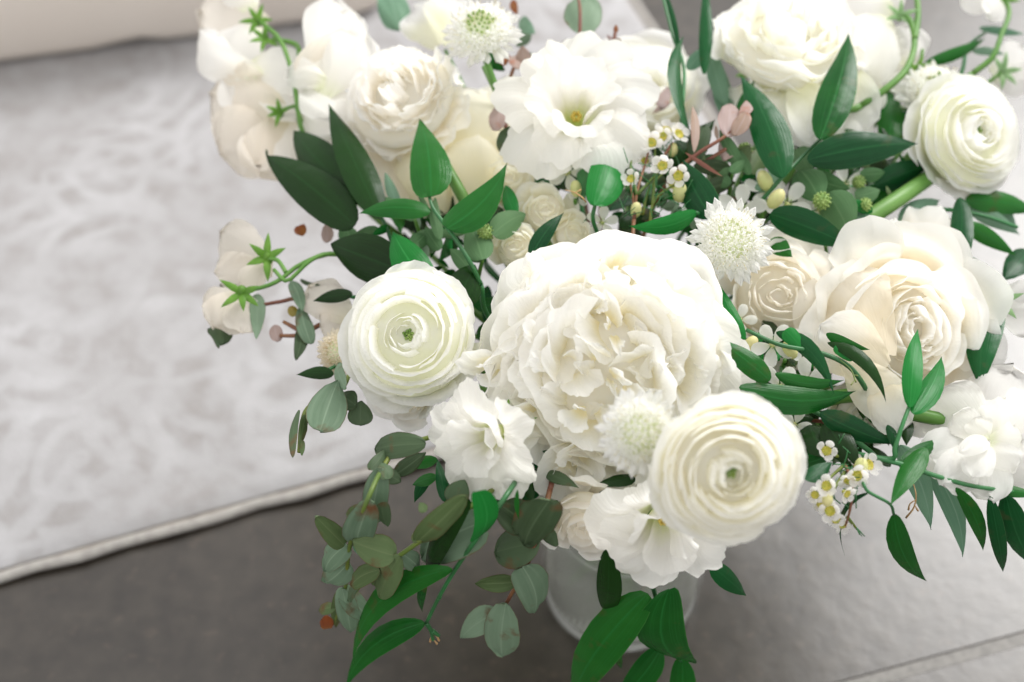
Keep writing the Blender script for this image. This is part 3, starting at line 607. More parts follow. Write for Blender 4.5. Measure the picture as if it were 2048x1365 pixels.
def scabiosa(label, px, py, off, rpx, nrm, spin=0., seed=11, mat=None, centre='in', name='scabiosa', n_in=150, stem=True, via=None):
    random.seed(seed); mat = mat or M_sca; t, R, c, n = head(name, label, 'flower', px, py, off, rpx, nrm, spin)
    sc_ = R/.030
    D = .80*R
    for i in range(n_in):
        s = (i+.5)/n_in; ph = math.acos(1-s*.72)  ; a = i*GA
        d = np.array([math.sin(ph)*math.cos(a), math.sin(ph)*math.sin(a), math.cos(ph)]); p = d*D*np.array([1, 1, .72])*(1+random.uniform(-.05, .05))-np.array([0, 0, .45*D])
        dd = unit(d+np.array([random.uniform(-.2, .2) for _ in range(3)]))
        kind = 'in'
        if centre == 'bud' and s < .16: kind = 'bud'
        elif s < .3: kind = 'small'
        me = get_floret(kind, M_eye if kind == 'bud' else mat)
        ML = frame(p, dd, random.uniform(0, 6)) @ Matrix.Scale(sc_*random.uniform(.95, 1.35), 4)
        link('floret', me, None, t, ML)
    for ring, (nn, el, k) in enumerate(((22, .15, .9), (26, -.1, 1.08))):
        me = get_floret('ray', mat)
        for i in range(nn):
            a = (i+.5*ring)*2*math.pi/nn+random.uniform(-.08, .08); d = np.array([math.cos(a), math.sin(a), 0])
            B = d*.55*R+np.array([0, 0, (-.28-.12*ring)*R]); y = unit(d+np.array([random.uniform(-.15, .15), random.uniform(-.15, .15), el+random.uniform(-.2, .2)])); z = unit(np.array([0, 0, 1.])-y*y[2]); x = np.cross(y, z)
            q = sc_*k*random.uniform(.8, 1.15)
            link('floret', me, None, t, Matrix(((x[0]*q, y[0]*q, z[0]*q, B[0]), (x[1]*q, y[1]*q, z[1]*q, B[1]), (x[2]*q, y[2]*q, z[2]*q, B[2]), (0, 0, 0, 1))))
    joined('receptacle', [ball_X((0, 0, -.42*R), .60*R, .36*R, 14, 9)], M_scar, t)
    Xs = []
    for i in range(46):
        ph = math.acos(1-random.random()*.6); a = i*GA; d = np.array([math.sin(ph)*math.cos(a), math.sin(ph)*math.sin(a), math.cos(ph)]); p = d*D*np.array([1, 1, .72])-np.array([0, 0, .45*D])
        q = p+unit(d+np.array([random.uniform(-.3, .3) for _ in range(3)]))*R*random.uniform(.10, .2); Xs.append(tube_X([p, (p+q)/2, q], .006*R, .006*R, 4, 4)); Xs.append(tube_X([q-d*.012*R, q+d*.012*R, q+d*.03*R], .018*R, .012*R, 4, 4))
    joined('stamens', Xs, M_cream, t)
    if stem: vase_stem(t, c-n*R*.7, -n, .0017, M_stem, via=via)
    return t
# small five-petalled flowers used on sprigs (a flower part with petals under it)
def small_flower(parent, px, py, off, rpx, nrm, mat, kind='round', wid=.85, cupz=.35, centre=None, npet=5, bell=True, asp=1., nstam=10):
    c = P(px, py, off); R = rpx*PX*(dome(px, py)+off); n = camvec(*nrm); M = frame(c, n, random.uniform(0, 6)); A = inv_of(parent) @ M
    if bell: body = lathe_X([(0, -.75*R), (.16*R, -.72*R), (.30*R, -.35*R), (.42*R, -.02*R), (.46*R, .05*R), (.40*R, .02*R), (.30*R, -.12*R), (.1*R, -.16*R), (0, -.16*R)], 12)
    else: body = ball_X((0, 0, -.12*R), .14*R, .16*R, 8, 6)
    o = joined('blossom', [body], centre or M_cup, parent, M=A)
    for i in range(npet):
        a = i*2*math.pi/npet+random.uniform(-.08, .08); d = np.array([math.cos(a), math.sin(a), 0]); r0 = .40*R if bell else .10*R
        B = d*r0+np.array([0, 0, .02*R]); T = d*R*random.uniform(.94, 1.06)+np.array([0, 0, cupz*R*random.uniform(.5, 1.3)])
        if random.random() < .12 and kind == 'round': T = d*R*.75+np.array([0, 0, .6*R])
        X = sheet_X(B, T, R*wid, (-d*cupz+np.array([0, 0, 1])), 'round' if kind == 'round' else 'obov', nu=7, nv=8, bend=-.08, cup=-.25)
        link('petal', grid_me('petal', xf(A, X)), mat, o)
    if nstam:
        Xs = []
        for i in range(nstam):
            a = i*6.283/nstam; q = .34*R if bell else .16*R
            Xs.append(tube_X([(q*math.cos(a), q*math.sin(a), 0), (q*.8*math.cos(a), q*.8*math.sin(a), .22*R)], .018*R, .035*R, 3, 4))
        joined('stamens', Xs, M_yel if bell else M_eye, o, M=A)
    return o
def px_tube(parent, pts, r0, r1, mat, name='stem', n=14, sides=6):
    return tube(name, [P(*p) for p in pts], r0, r1, mat, parent, n=n, sides=sides)
def root_to_vase(parent, last, prev, mat, r):
    d = unit(np.array(last)-np.array(prev)); return vase_stem(parent, last, d, r, mat)
def sprig(name, label, cat, stems, leaves, smat=None, r=.0013, root=None, group=None, lkind='ruscus', lmat=None, lname='leaf', **defaults):
    "stems: lists of (px,py,off) from tip to base; leaves: (bx,by,tx,ty,w,{...})"
    base = P(*stems[0][-1]) if stems else P(leaves[0][0], leaves[0][1], 0)
    t = thing(name, label, cat, tuple(base), group=group)
    smat = smat or M_stemd; random.seed(len(label)*7+int(abs(base[0])*1e4))
    for s in stems: px_tube(t, s, r*.7, r, smat, n=4*len(s)+4)
    if root is not False and stems:
        i = root if isinstance(root, int) else 0; s = stems[i]; a, b = P(*s[-1]), P(*s[-2]); vase_stem(t, a, unit(a-b)*.6+np.array([0, 0, -.4]), r, smat)
    for L_ in leaves:
        bx, by, tx, ty, w_, *kw = L_; k = dict(defaults); k.update(kw[0] if kw else {}); m = k.pop('mat', lmat or M_rus)
        k.setdefault('kind', lkind if lkind != 'round' else random.choice(['round', 'obov', 'round', 'broad', 'heart'])); nm = k.pop('name', lname); k.setdefault('tilt', random.uniform(-18, 18)); k.setdefault('bend', random.uniform(.03, .09))
        k.setdefault('ruf', .03 if lkind != 'round' else .07); k.setdefault('twist', random.uniform(-.5, .5)); k.setdefault('sweep', random.uniform(-.05, .05))
        off = k.pop('off', 0.0); k.setdefault('ob', off); k.setdefault('ot', off+random.uniform(-.008, .008))
        if m in (M_rus, M_rusb, M_rusg, M_rusd, M_pale) and k['kind'] in ('ruscus', 'broad', 'heart'): w_ = w_*.87
        leafat(nm, m, t, bx, by, tx, ty, w_, **k)
    return t
# ------------------------------------------------------------------ FLOWERS
FLG = None
peony('huge creamy white peony with crumpled ruffled petals in the middle of the bouquet', 1214, 752, 0.004, 306, (-.04, -.10, 1))
ranunculus('large white ranunculus with a tiny green eye, left of the peony', 812, 668, -.018, 160, (-.12, .10, 1), N=42, seed=2, hole=.12)
ranunculus('largest cream ranunculus at the front, right of the lower scabiosa', 1467, 950, -.052, 166, (.06, -.14, 1), N=60, mat=M_ranc, seed=4, hole=.13, dome_=.10, flat=.32, ring=.75, rim=.82)
ranunculus('white ranunculus with a green eye at the right edge of the picture', 1968, 260, -.02, 140, (.35, .08, 1), N=52, seed=6, hole=.13, flat=.5)
ranunculus('loose wavy white ranunculus seen from the side at the top right', 1590, 40, -.01, 176, (.02, .62, .80), N=46, mat=M_ran, seed=8, hole=.10, loose=1.5, flat=.62, dome_=.16)
ranunculus('blush cream ruffled ranunculus leaning to the upper left of the white lisianthus', 785, 175, -.01, 142, (-.30, .36, .9), N=50, mat=M_blush, seed=10, hole=.08, loose=1.8, flat=.60, dome_=.18)
lisianthus('pure white spiky edged lisianthus with a yellow green throat at the top centre', 1155, 205, -.02, 156, (0, .34, .95), N=13, seed=3)
lisianthus('cream lisianthus opening to the lower left, below the left ranunculus', 958, 885, .004, 118, (-.50, -.20, .85), N=11, seed=7)
lisianthus('cream lisianthus with a green throat tucked under the front ranunculus', 1328, 1070, .000, 130, (-.05, -.45, .9), N=10, seed=12, throat=.32)
rose('large open white garden rose with rolled pointed petals on the right', 1835, 655, .0, 196, (.14, .02, 1), N=40, seed=5, spin=1.9, outer=8, jit=.6, sq=.72)
rose('peach centred rose between the peony and the large white rose', 1562, 590, .020, 142, (-.05, .10, 1), N=24, mat=M_peach, seed=15, core=.07, roll=.05, outer=5)
rose('beige rose hanging low under the peony beside the vase rim', 1165, 1060, .020, 104, (-.15, -.45, .85), N=20, mat=M_peach, seed=18)
rose('soft white rose behind the white lisianthus at the top', 1300, 165, .055, 150, (.12, .4, .9), N=26, mat=M_ran, seed=23, core=.15)
rose('blush rose low behind the left ranunculus', 800, 800, .050, 85, (-.35, -.45, .85), N=18, mat=M_blush, seed=25)
rose('creamy rose low on the right behind the waxflowers and dark leaves', 1730, 840, .055, 80, (.25, -.35, .9), N=18, mat=M_crose, seed=26)

scabiosa('white scabiosa pincushion above the right edge of the peony', 1466, 478, -.035, 80, (.05, .12, 1), seed=11)
scabiosa('white scabiosa pincushion between the peony and the front ranunculus', 1282, 868, -.045, 82, (.0, -.10, 1), seed=12)
scabiosa('white scabiosa with a green budded centre standing up at the top edge', 960, 50, -.035, 76, (-.10, .45, .9), seed=13, centre='bud', via=[P(972, 118, -.02), P(1003, 205, .0)])
scabiosa('white scabiosa half hidden behind the right ranunculus', 1880, 178, .004, 78, (.10, .45, .85), seed=14, centre='bud', via=[P(1812, 214, .03), P(1752, 242, .045)])
scabiosa('beige scabiosa peeping out left of the large left ranunculus', 665, 705, .030, 46, (-.5, .0, .8), mat=M_scab, seed=16, n_in=80)

# cream spray roses, small blooms
def spray(label, px, py, off, rpx, nrm, seed): return rose(label, px, py, off, rpx, nrm, N=15, mat=M_crose, seed=seed, name='spray_rose', core=.12, roll=.05, flat=.3, r=.0014)
spray('small cream spray rose bloom just above the peony, highest of the cluster', 1092, 418, .020, 70, (.0, .3, 1), 31)
spray('small cream spray rose bloom touching the upper left rim of the peony', 1028, 492, .020, 66, (-.2, .2, 1), 32)
spray('small cream spray rose bloom under the left side of the white lisianthus', 1018, 352, .028, 70, (-.2, .35, 1), 33)
spray('small cream spray rose bloom right of the round mint green leaf', 1150, 462, .028, 58, (.2, .3, 1), 34)

# free petals as parts of a bloom
def bloom(name, label, cx, cy, off, petals, mat, group=None, calyx=None, stem=None, stem_r=.0013, vase=True, smat=None, cmat=None, cs=26):
    random.seed(int(cx*3+cy)); c = P(cx, cy, off); t = thing(name, label, 'flower', tuple(c), group=group)
    for q in petals:
        bx, by, tx, ty, w_, *kw = q; k = dict(kind='petal', bend=.10, cup=.22, ruf=.10, rfreq=4, nu=17, nv=14, tilt=random.uniform(-14, 14), fringe=.012)
        k.update(kw[0] if kw else {}); o = k.pop('off', 0.0); k.setdefault('ob', off+o+.004); k.setdefault('ot', off+o); m = k.pop('mat', mat)
        leafat('petal', m, t, bx, by, tx, ty, w_, **k)
    for (kx, ky, ang, s, o) in (calyx or []):
        for i in range(5):
            a = ang+(i-2)*1.05+random.uniform(-.25, .25); R = s*PX*.6
            B = P(kx, ky, o); d = camvec(math.cos(a), math.sin(a), .15 if i != 2 else .4); T = B+d*s*PX*random.uniform(.5, .64)
            link('sepal', grid_me('sepal', xf(inv_of(t), sheet_X(B, T, R*.30, camvec(.1, .1, 1), 'ruscus', nu=5, nv=8, bend=.14))), cmat or M_sepal, t)
        joined('calyx', [xf(inv_of(t), ball_X(P(kx, ky, o+.002), s*PX*.16, s*PX*.22, 8, 6).reshape(-1, 3)).reshape(6, 8, 3)], cmat or M_sepal, t)
    if stem:
        for s in stem: px_tube(t, s, stem_r*.8, stem_r, smat or M_stem, n=18)
        if vase: a, b = P(*stem[0][-1]), P(*stem[0][-2]); vase_stem(t, a, unit(a-b), stem_r, smat or M_stem)
    return t
bloom('cream_rose', 'big smooth cream rose petals behind and below the blush ranunculus', 930, 300, .03, [
    (960, 420, 905, 175, 250, dict(off=.016, cup=.45, bend=.14, ruf=.04)), (985, 420, 1020, 150, 210, dict(off=.022, cup=.4, bend=.12, ruf=.04)), (900, 420, 790, 215, 230, dict(off=.012, cup=.45, bend=.14, ruf=.04)),
    (800, 410, 715, 230, 170, dict(off=.010, cup=.4, bend=.12, ruf=.05, mat=M_blush)), (1000, 400, 1075, 240, 150, dict(off=.030, cup=.3)), (940, 430, 960, 270, 150, dict(off=.004, cup=.6, bend=.2, ruf=.04)), (870, 430, 850, 280, 150, dict(off=.004, cup=.6, bend=.2, ruf=.04)),
    (840, 400, 730, 330, 130, dict(off=.016, cup=.4, mat=M_blush))], M_crose, stem=[[(930, 400, .045), (960, 450, .06), (1000, 500, .08)]], stem_r=.003)
bloom('white_carnation', 'ruffled white bloom peeping out above the blush ranunculus and the budded scabiosa', 870, 40, .045, [
    (880, 90, 830, 15, 110, dict()), (890, 90, 900, -10, 110, dict(off=-.004)), (900, 100, 950, 20, 100, dict(off=.004)), (800, 60, 770, -30, 60, dict(off=.01, mat=M_pale, kind='broad'))], M_ran, stem=[[(890, 100, .055), (930, 180, .07), (980, 300, .08)]])
# sweet peas, top left
bloom('sweet_pea', 'white sweet pea stem with folded petals at the top left corner of the bouquet', 500, 90, .01, [
    (530, 60, 400, 20, 170, dict(off=.018, mat=M_spc)), (545, 150, 400, 60, 90, dict(off=.002, sweep=-.16, bend=.15, cup=.6)), (500, 130, 600, 160, 120, dict(off=.004)), (540, 120, 470, 240, 130, dict(off=.016)), (545, 120, 590, 240, 120, dict(off=.018)),
    (525, 60, 440, 130, 110, dict(off=.01)), (500, 20, 470, -40, 90, dict(off=.0)), (540, 110, 560, 205, 100, dict(off=.015))],
    M_sp, calyx=[(515, 42, 2.2, 52, .0), (530, 78, 3.4, 46, .002)], stem=[[(512, 38, .0), (560, 80, .0), (585, 150, .003), (595, 210, .01), (606, 268, .02), (650, 340, .045), (720, 410, .07), (800, 470, .09)], [(545, 78, .002), (592, 90, .005), (600, 118, .006)]], stem_r=.0017)
bloom('sweet_pea', 'cream sweet pea hanging down on the far left above the bare rug', 490, 250, .025, [
    (565, 235, 425, 190, 180, dict(off=.0)), (565, 240, 440, 310, 170, dict(off=.008)), (570, 235, 520, 350, 140, dict(off=.006)), (575, 240, 640, 350, 140, dict(off=.02)), (565, 235, 510, 335, 100, dict(off=.004)), (565, 240, 590, 340, 90, dict(off=.01, mat=M_sp))],
    M_spc, calyx=[(560, 225, 2.6, 44, .018)], stem=[[(562, 222, .018), (590, 213, .015), (598, 230, .02), (640, 320, .045), (720, 410, .075), (800, 480, .095)]])
bloom('sweet_pea', 'white sweet pea with a tall folded banner petal left of the blush ranunculus', 650, 90, .004, [
    (650, 200, 668, -5, 130, dict(off=.006, tilt=20, cup=.4)), (645, 190, 735, 70, 120, dict(off=.0, tilt=-20)), (650, 180, 700, 20, 110, dict(off=.008)), (655, 170, 575, 140, 70, dict(off=-.002, bend=.2)),
    (640, 150, 660, 240, 120, dict(off=.008)), (610, 190, 690, 260, 110, dict(off=.014)), (610, 230, 650, 300, 90, dict(off=.02)), (690, 60, 590, 150, 60, dict(off=-.004, mat=M_spc, cup=.4))],
    M_sp, calyx=[(612, 110, 1.6, 30, .008)], stem=[[(612, 105, .008), (618, 165, .01), (612, 200, .014), (640, 280, .04), (740, 380, .07)]], stem_r=.001)
# sweet peas, left middle
bloom('sweet_pea', 'cream sweet pea with star shaped green calyx, upper one over the rug at left', 490, 520, .02, [
    (545, 530, 440, 465, 105, dict(off=.002, fringe=.03)), (545, 540, 430, 545, 90, dict(off=.006, fringe=.03)), (540, 535, 480, 570, 60, dict(off=.0))],
    M_spc, calyx=[(534, 516, 2.5, 62, .012)], stem=[[(548, 540, .012), (575, 562, .012), (620, 522, .012), (664, 508, .02), (740, 525, .045), (830, 545, .085)], [(538, 518, .012), (556, 522, .012), (572, 545, .012)]])
bloom('sweet_pea', 'cream sweet pea with a star shaped green calyx, lowest one on the left', 450, 625, .02, [
    (485, 590, 430, 655, 105, dict(off=.004, fringe=.04)), (488, 588, 485, 668, 90, dict(off=.006, fringe=.03)), (480, 590, 405, 615, 70, dict(off=.0)), (440, 650, 440, 692, 50, dict(off=.012, mat=M_eucd, kind='broad'))],
    M_spc, calyx=[(484, 586, -1.6, 60, .012)], stem=[[(484, 582, .012), (525, 575, .012), (560, 560, .013), (600, 530, .014), (664, 508, .02), (740, 525, .045), (830, 545, .085)]])
bloom('sweet_pea', 'cream sweet pea petal showing between the left ranunculus and the pink leaved twig', 650, 610, .035, [
    (700, 640, 618, 575, 100, dict(off=.0)), (700, 640, 640, 655, 90, dict(off=.004))], M_spc, calyx=[(715, 640, 2.9, 30, .035)], stem=[[(715, 640, .036), (760, 640, .045)]])
# sweet peas, right
bloom('sweet_pea', 'puffy white sweet pea beside the loose ranunculus at the top right', 1715, 70, .01, [
    (1785, 30, 1650, 20, 170, dict(off=.004)), (1780, 40, 1700, 140, 150, dict(off=.0)), (1780, 40, 1740, -40, 130, dict(off=.006)), (1760, 90, 1690, 200, 130, dict(off=.02)), (1780, 110, 1800, 200, 100, dict(off=.024))],
    M_sp, calyx=[(1800, 32, 1.5, 48, .004)], stem=[[(1800, 25, .004), (1822, 45, .002), (1829, 90, .0), (1812, 140, .0), (1770, 180, .005), (1722, 213, .015)], [(1832, -20, .0), (1836, 30, .0), (1829, 80, .0)]], stem_r=.0021, cmat=M_sepalp)
bloom('sweet_pea', 'white sweet pea with a green calyx left of the half hidden scabiosa', 1815, 100, .02, [
    (1815, 135, 1820, 50, 85, dict(off=.0)), (1815, 140, 1760, 90, 80, dict(off=.006)), (1820, 140, 1780, 180, 70, dict(off=.01))],
    M_sp, calyx=[(1832, 140, 2.4, 44, .016)], stem=[[(1845, 100, .014), (1838, 135, .018), (1815, 165, .03)]], cmat=M_sepal)
bloom('sweet_pea', 'white sweet pea hanging from a long green stem at the upper right corner', 1960, 0, .0, [
    (2005, 0, 1920, -15, 80, dict(off=.0)), (2008, 5, 1975, 28, 60, dict(off=-.002)), (2010, 0, 2000, -60, 80, dict(off=.0))],
    M_sp, calyx=[(2010, 2, 1.9, 40, .0)], stem=[[(2012, 0, .0), (2018, 30, .0), (2003, 70, .0), (1985, 115, .004), (1945, 148, .015)]], stem_r=.0018)
bloom('sweet_pea', 'white sweet pea with a green calyx facing right, beside the large white rose', 2030, 610, .0, [
    (1990, 590, 2080, 600, 80, dict(off=.004)), (1995, 610, 2075, 660, 70, dict(off=.002)), (1985, 580, 2010, 565, 40, dict(off=.006))],
    M_sp, calyx=[(1995, 604, .3, 60, -.002)], stem=[[(1993, 604, -.002), (1962, 600, .0), (1935, 612, .01)]], stem_r=.0014, cmat=M_sepalp)
bloom('sweet_pea', 'white sweet pea behind the upper rim of the right ranunculus', 2020, 140, .03, [
    (1985, 150, 2060, 105, 90, dict(off=.0)), (1985, 150, 2070, 165, 80, dict(off=.004))], M_sp, calyx=[(2005, 145, .2, 56, .022)], stem=[[(2002, 146, .022), (1970, 170, .03)]], cmat=M_sepalp)
# double tulip at right
bloom('double_tulip', 'white double tulip with ragged petals, lowest flower on the right edge', 1965, 880, -.005, [
    (1965, 885, 1868, 785, 150, dict(off=.008, cup=.35)), (1970, 880, 2025, 742, 190, dict(off=.010, cup=.3)), (1985, 880, 2095, 850, 190, dict(off=.008)), (1965, 890, 1852, 915, 110, dict(off=.010, cup=.4)),
    (1960, 900, 1885, 968, 95, dict(off=.006)), (1970, 895, 1985, 1002, 95, dict(off=.006)), (1985, 895, 2075, 970, 120, dict(off=.006)), (1970, 890, 1945, 960, 70, dict(off=-.004, bend=.2)),
    (1975, 885, 1918, 905, 42, dict(off=-.010, bend=.25)), (1970, 880, 1950, 835, 60, dict(off=-.008, bend=.2)), (1975, 880, 2010, 800, 90, dict(off=-.002, bend=.2)), (1980, 885, 2045, 880, 80, dict(off=-.004, bend=.2)), (1978, 890, 2030, 945, 80, dict(off=-.004, bend=.2)), (1965, 880, 1905, 830, 80, dict(off=.0, bend=.2))],
    M_sp, stem=[[(1955, 850, .014), (1875, 838, .012), (1800, 822, .018)]], stem_r=.0036, smat=M_stem)
bloom('white_rose', 'white half open rose with one long rolled petal under the loose ranunculus', 1610, 190, .008, [
    (1600, 120, 1600, 300, 140, dict(off=.008, cup=.15, kind='petal', nu=13)), (1590, 130, 1640, 304, 90, dict(off=.0, cup=-.25, kind='petal', bend=.06)), (1650, 120, 1720, 270, 150, dict(off=.016)),
    (1680, 150, 1690, 290, 130, dict(off=.022)), (1640, 150, 1640, 290, 110, dict(off=.012)), (1540, 150, 1545, 230, 60, dict(off=.012)), (1700, 140, 1745, 230, 90, dict(off=.026))],
    M_ran, stem=[[(1610, 150, .03), (1580, 260, .06)]])
# extra rolled outer petals on the right rose side are a bud of their own
bloom('white_rose', 'half open white rose bud petals folded between the peach rose and the large white rose', 1700, 560, -.004, [
    (1760, 720, 1668, 540, 190, dict(off=.010, cup=.35, tilt=-10)), (1770, 740, 1640, 650, 150, dict(off=.008, cup=.35, tilt=10)), (1790, 560, 1882, 412, 130, dict(off=.012, tilt=-8, kind='fan', cup=.4)), (1750, 560, 1790, 440, 120, dict(off=.010, kind='petal', cup=.5)), (1690, 720, 1800, 830, 110, dict(off=.008, kind='petal')), (1760, 740, 1800, 865, 100, dict(off=.004, kind='petal'))],
    M_rose, stem=[[(1720, 760, .03), (1690, 800, .06)]])

# ------------------------------------------------------------------ RUSCUS
D_ = M_rusd; GL = M_rusg; BR = M_rusb
sprig('ruscus_sprig', 'three very dark broad ruscus leaves fanning out over the rug at the left', 'foliage', [[(756, 425, .012), (775, 460, .02), (800, 540, .04)]], [
    (762, 440, 657, 207, 76, dict(mat=D_, off=.002, tilt=12)), (716, 408, 588, 262, 100, dict(mat=D_, off=.012, kind='broad', tilt=-8)), (710, 452, 533, 312, 98, dict(mat=D_, off=.008, kind='broad', tilt=5)),
    (536, 320, 533, 298, 5, dict(mat=D_, off=.008, kind='lance'))])
sprig('ruscus_sprig', 'bright glossy ruscus sprig with a teardrop leaf above the left ranunculus', 'foliage', [[(858, 392, -.012), (868, 420, -.01), (905, 470, -.004), (940, 525, .006), (962, 570, .02)]], [
    (862, 394, 838, 238, 82, dict(mat=M_rus, off=-.014, kind='drop', tilt=4, sweep=.03)), (893, 457, 1014, 326, 72, dict(mat=M_rus, off=-.012, kind='drop', sweep=.10, tilt=-12)),
    (862, 423, 718, 428, 54, dict(mat=M_rus, off=-.010, tilt=30, bend=.12)), (858, 575, 785, 462, 84, dict(mat=BR, off=.0, tilt=10)), (795, 540, 662, 488, 108, dict(mat=D_, off=.012, kind='broad', tilt=-6)),
    (905, 610, 950, 530, 84, dict(mat=D_, off=.018, kind='broad')), (1060, 520, 1128, 426, 40, dict(mat=GL, off=.006))])
sprig('ruscus_sprig', 'short stem with one round bright green leaf below the white lisianthus', 'foliage', [[(1190, 410, .0), (1186, 440, .01), (1200, 480, .03)]], [(1190, 412, 1222, 304, 74, dict(mat=BR, off=-.004, kind='round', tilt=8, cup=.3)), (1160, 300, 1165, 400, 26, dict(mat=M_stemd, off=.02, kind='long'))])
sprig('ruscus_sprig', 'ruscus sprig with a nicked upright leaf just above the peony and below the waxflowers', 'foliage', [[(1390, 425, .0), (1425, 440, .012), (1440, 480, .035)]], [
    (1395, 425, 1256, 452, 46, dict(mat=BR, off=.0, tilt=-14, sweep=-.08)), (1425, 436, 1367, 320, 78, dict(mat=GL, off=-.002, tilt=-12)), (1240, 455, 1290, 420, 40, dict(mat=D_, off=.03))])
sprig('ruscus_sprig', 'large leaved ruscus sprig crossing between the loose ranunculus and the round scabiosa', 'foliage', [[(1642, 278, -.008), (1600, 318, -.004), (1560, 360, .0), (1512, 415, .02), (1490, 450, .04)]], [
    (1566, 356, 1480, 150, 84, dict(mat=GL, off=-.012, tilt=14, sweep=.04)), (1640, 280, 1697, 68, 80, dict(mat=M_rus, off=-.020, tilt=-8)), (1614, 320, 1836, 288, 80, dict(mat=GL, off=-.014, tilt=-8, sweep=-.02)),
    (1540, 428, 1700, 492, 72, dict(mat=GL, off=-.006, tilt=12, kind='broad')), (1540, 480, 1585, 515, 42, dict(mat=M_rus, off=.008))])
sprig('ruscus_sprig', 'thin wavy grey green leaves rising right of the white lisianthus to the top edge', 'foliage', [[(1325, -10, .0), (1345, 70, .0), (1368, 140, .004), (1363, 250, .012), (1375, 330, .035)]], [
    (1358, 104, 1322, -30, 13, dict(mat=GL)), (1388, 285, 1368, 72, 42, dict(mat=GL, sweep=-.14, tilt=40, twist=1.0, off=.0)), (1408, 150, 1408, -40, 30, dict(mat=GL, off=.01)), (1375, 140, 1420, 90, 34, dict(mat=M_pale, off=.02)),
    (1340, 330, 1430, 240, 60, dict(mat=D_, off=.02)), (1452, 210, 1415, 70, 40, dict(mat=M_pale, off=.035)), (1455, 235, 1440, 120, 44, dict(mat=M_pale, off=.04)), (1475, 240, 1510, 160, 26, dict(mat=M_rus, off=.02))])
sprig('ruscus_sprig', 'slim upright ruscus twig pointing to the upper right corner', 'foliage', [[(1972, 64, .02), (1935, 95, .02), (1925, 140, .024), (1900, 200, .04)]], [
    (1848, 128, 1972, 76, 28, dict(mat=M_rus, off=.016, tilt=20)), (1958, 56, 2050, 68, 18, dict(mat=M_pale, off=.024)), (1945, 103, 2010, 110, 18, dict(mat=M_pale, off=.026)),
    (1770, 310, 1772, 175, 48, dict(mat=M_rus, off=.035, kind='long')), (1795, 235, 1860, 262, 62, dict(mat=BR, off=.04, kind='broad')), (1750, 372, 1862, 330, 58, dict(mat=GL, off=.03)), (1740, 400, 1830, 392, 60, dict(mat=M_rus, off=.045))], root=0)
sprig('ruscus_sprig', 'fan of thin ruscus leaves at the right edge below the right ranunculus', 'foliage', [[(2035, 455, .02), (1960, 430, .02), (1880, 420, .03), (1830, 440, .05)]], [
    (1920, 395, 1905, 560, 44, dict(mat=GL, off=.0, tilt=10, kind='long')), (1925, 445, 2032, 512, 38, dict(mat=M_rus, off=.02)), (1920, 515, 1985, 552, 28, dict(mat=M_rus, off=.02)), (1930, 400, 2075, 425, 52, dict(mat=M_rus, off=.025)),
    (1935, 415, 2040, 470, 36, dict(mat=M_pale, off=.03)), (2060, 500, 2008, 560, 60, dict(mat=GL, off=.02, kind='broad')), (1985, 585, 1960, 770, 84, dict(mat=GL, off=.008, tilt=10, kind='broad')), (1990, 390, 2035, 460, 26, dict(mat=M_pale, off=.03)),
    (1800, 460, 1880, 400, 60, dict(mat=M_pale, off=.03)), (1905, 600, 1965, 580, 40, dict(mat=GL, off=.03))])
sprig('ruscus_sprig', 'two upright bright ruscus leaves standing in front of the large white rose', 'foliage', [[(1818, 815, -.022), (1805, 850, -.018), (1790, 895, -.008), (1782, 918, .0), (1700, 906, .01), (1640, 895, .03)]], [
    (1820, 816, 1836, 658, 44, dict(mat=BR, off=-.024, tilt=6)), (1826, 828, 1883, 714, 52, dict(mat=BR, off=-.022, tilt=-6)), (1795, 905, 1782, 860, 14, dict(mat=GL, off=-.004)), (1775, 850, 1795, 915, 22, dict(mat=GL, off=-.006))])
sprig('ruscus_sprig', 'long ruscus stem with hanging leaves running below the double tulip', 'foliage', [[(2090, 990, .0), (1960, 975, .0), (1880, 955, .0), (1800, 928, .0), (1720, 910, .008), (1650, 895, .03)]], [
    (1852, 895, 1780, 1012, 50, dict(mat=M_rus, off=-.006, tilt=16)), (1800, 925, 1885, 880, 34, dict(mat=M_rus, off=.0)), (1913, 975, 1966, 1102, 36, dict(mat=M_rus, off=-.002)), (1980, 992, 2006, 1144, 34, dict(mat=GL, off=.0)),
    (2012, 990, 2075, 1135, 60, dict(mat=GL, off=.0)), (1985, 980, 2080, 992, 26, dict(mat=M_rus, off=.004)), (1800, 890, 1862, 1060, 56, dict(mat=M_pale, off=.02)), (1855, 920, 1925, 1115, 50, dict(mat=M_pale, off=.025))])
sprig('ruscus_sprig', 'thin zigzag ruscus twig with two hanging leaves over the pale floor at lower right', 'foliage', [[(1788, 1030, .0), (1779, 1008, .0), (1737, 984, .0), (1722, 962, .0), (1680, 920, .02), (1640, 890, .04)]], [
    (1788, 1028, 1854, 1163, 50, dict(mat=M_rus, off=.0, tilt=8, sweep=.05)), (1738, 986, 1690, 1112, 15, dict(mat=GL, off=.0, sweep=.12, tilt=50))], r=.0009)
